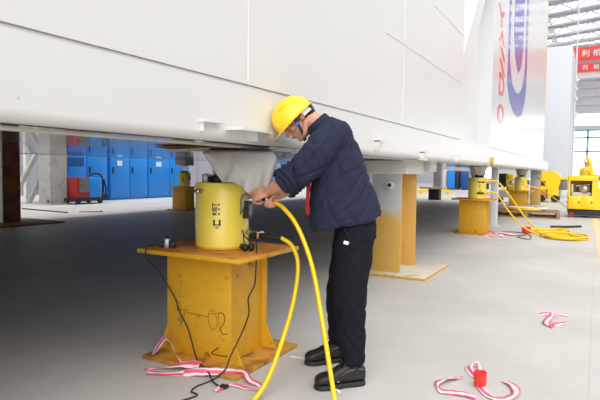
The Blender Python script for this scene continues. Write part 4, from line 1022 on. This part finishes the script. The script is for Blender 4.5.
# equipment far under the module
for nm, lab, x0, x1, y, z1, m in (('tool_cabinet', 'blue tool cabinet far behind the mid-distance jack', -9.82, -9.25, 40, 1.42, 'bluecab'), ('control_cabinet', 'dark control cabinet right of the far blue tool cabinet', -9.2, -8.95, 40, 1.4, 'darkmetal'),
                              ('control_cabinet', 'dark blue cabinet just left of the mid-distance jack', -8.9, -8.3, 40.2, 1.38, 'bluedk'), ('tool_cabinet', 'pale grey cabinet left of the far blue tool cabinet', -10.5, -9.88, 40, 1.48, 'trussgrey')):
    t = thing(nm, lab, 'cabinet', ((x0 + x1) / 2, y, 0)); hw = (x1 - x0) / 2
    B().box(-hw, hw, 0, .7, .08, z1, .01).build('carcass', m, t); B().box(-hw + .05, hw - .05, .05, .65, 0, .08).build('plinth', 'black', t, smooth=False)
    B().box(-hw + .06, hw - .06, -.02, 0, .15, z1 - .07, .005).build('door', m, t)
t = thing('yellow_barrier', 'low yellow steel barrier on the far floor behind the black post', 'barrier', (-8.25, 30.8, 0), .5)
B().box(-1.0, 1.0, -.08, .08, .1, .26, .02).build('rail', 'hose', t)
for x in (-.8, .8): B().box(x - .08, x + .08, -.1, .1, 0, .12).build('foot', 'hose', t, smooth=False)

# overhead crane with red banners
cr = thing('overhead_crane', 'pale overhead crane bridge spanning the far end of the hall', 'crane', (4, 59, 0))
B().box(-14, 16, .1, .8, 10.75, 11.2).build('lower_girder', 'paper', cr, smooth=False); B().box(-14, 16, .1, .8, 11.95, 12.25).build('upper_girder', 'trussdark', cr, smooth=False); B().box(-14, 16, .5, 1.2, 13.6, 14.0).build('top_rail', 'paper', cr, smooth=False)
for z0, z1, sz, lab in ((12.25, 13.62, .7, 'upper red banner with white characters on the crane bridge'), (11.2, 12.0, .5, 'lower red banner with white characters on the crane bridge')):
    t = thing('red_banner', lab, 'banner', (4, 58.9, 0), 0, 'red banners on the crane')
    B().box(-6.55, 12, 0, .05, z0, z1).build('banner_cloth', 'banner', t, smooth=False)
    b = B()
    for k, ch in enumerate('\u5229\u67cf\u7279'): b.text(ch, sz, lambda p, k=k: (-5.45 + k * .95 + p.x, -.008 - p.z, (z0 + z1) / 2 + .02 + p.y), depth=.004, bold=.008)
    tag(b.build('lettering', 'paper', t, smooth=False), 'white characters')

# ------------------------------------------------------------------ light
REAR_GLOW, STR = 1.0, 2.6
wd = bpy.data.worlds.new('hall_daylight'); scene.world = wd; wd.use_nodes = True
N = wd.node_tree.nodes; L = wd.node_tree.links; bg = N['Background']
tc = N.new('ShaderNodeTexCoord'); dt = N.new('ShaderNodeVectorMath'); dt.operation = 'DOT_PRODUCT'
L.new(tc.outputs['Generated'], dt.inputs[0]); dt.inputs[1].default_value = V((.62, -.38, .69)).normalized()   # roof lights and the open window side
mr = N.new('ShaderNodeMapRange'); mr.inputs['From Min'].default_value = -1; mr.inputs['From Max'].default_value = 1; L.new(dt.outputs['Value'], mr.inputs['Value'])
rp = N.new('ShaderNodeValToRGB'); L.new(mr.outputs['Result'], rp.inputs['Fac'])
rp.color_ramp.elements[0].position = .3; rp.color_ramp.elements[0].color = (.10, .105, .115, 1)
rp.color_ramp.elements[1].position = 1; rp.color_ramp.elements[1].color = (1, .99, .97, 1)
e_ = rp.color_ramp.elements.new(.55); e_.color = (.33, .335, .345, 1)
sx = N.new('ShaderNodeSeparateXYZ'); L.new(tc.outputs['Generated'], sx.inputs[0])      # low walls of the hall are darker than its windows and roof
rz = N.new('ShaderNodeValToRGB'); L.new(sx.outputs['Z'], rz.inputs['Fac'])
rz.color_ramp.elements[0].position = .28; rz.color_ramp.elements[0].color = (.07, .07, .07, 1)
rz.color_ramp.elements[1].position = .62; rz.color_ramp.elements[1].color = (1, 1, 1, 1)
mw = N.new('ShaderNodeMix'); mw.data_type = 'RGBA'; mw.blend_type = 'MULTIPLY'; mw.inputs['Factor'].default_value = 1
L.new(rp.outputs['Color'], mw.inputs['A']); L.new(rz.outputs['Color'], mw.inputs['B'])
d2 = N.new('ShaderNodeVectorMath'); d2.operation = 'DOT_PRODUCT'; L.new(tc.outputs['Generated'], d2.inputs[0]); d2.inputs[1].default_value = V((.40, -.87, .28)).normalized()   # glow added behind the camera to brighten the jack and pedestal fronts
g2 = N.new('ShaderNodeMapRange'); g2.interpolation_type = 'SMOOTHSTEP'; g2.inputs['From Min'].default_value = .76; g2.inputs['From Max'].default_value = .97; g2.inputs['To Max'].default_value = REAR_GLOW; L.new(d2.outputs['Value'], g2.inputs['Value'])
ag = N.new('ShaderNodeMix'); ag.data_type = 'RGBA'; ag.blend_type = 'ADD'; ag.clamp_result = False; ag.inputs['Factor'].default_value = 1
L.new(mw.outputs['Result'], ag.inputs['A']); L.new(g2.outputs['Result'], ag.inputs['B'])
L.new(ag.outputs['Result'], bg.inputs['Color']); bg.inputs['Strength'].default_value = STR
def fill_lamp(x, y, z, p, size=1.6):  # unseen lamps added to brighten the left aisle floor and blue cabinets
    l = bpy.data.lights.new('aisle_fill_lamp', 'AREA'); l.shape = 'DISK'; l.size = size; l.energy = p; l.color = (1, .98, .94)
    o = bpy.data.objects.new('aisle_fill_lamp', l); COL.objects.link(o); o.location = (x, y, z)
for y in (8, 17, 26): fill_lamp(-15.2, y, 10.5, 330)

vs = scene.view_settings; scene.display_settings.display_device = 'sRGB'
vs.view_transform = 'Standard'; vs.look = 'None'; vs.gamma = 1; vs.use_curve_mapping = False; vs.exposure = 0.0
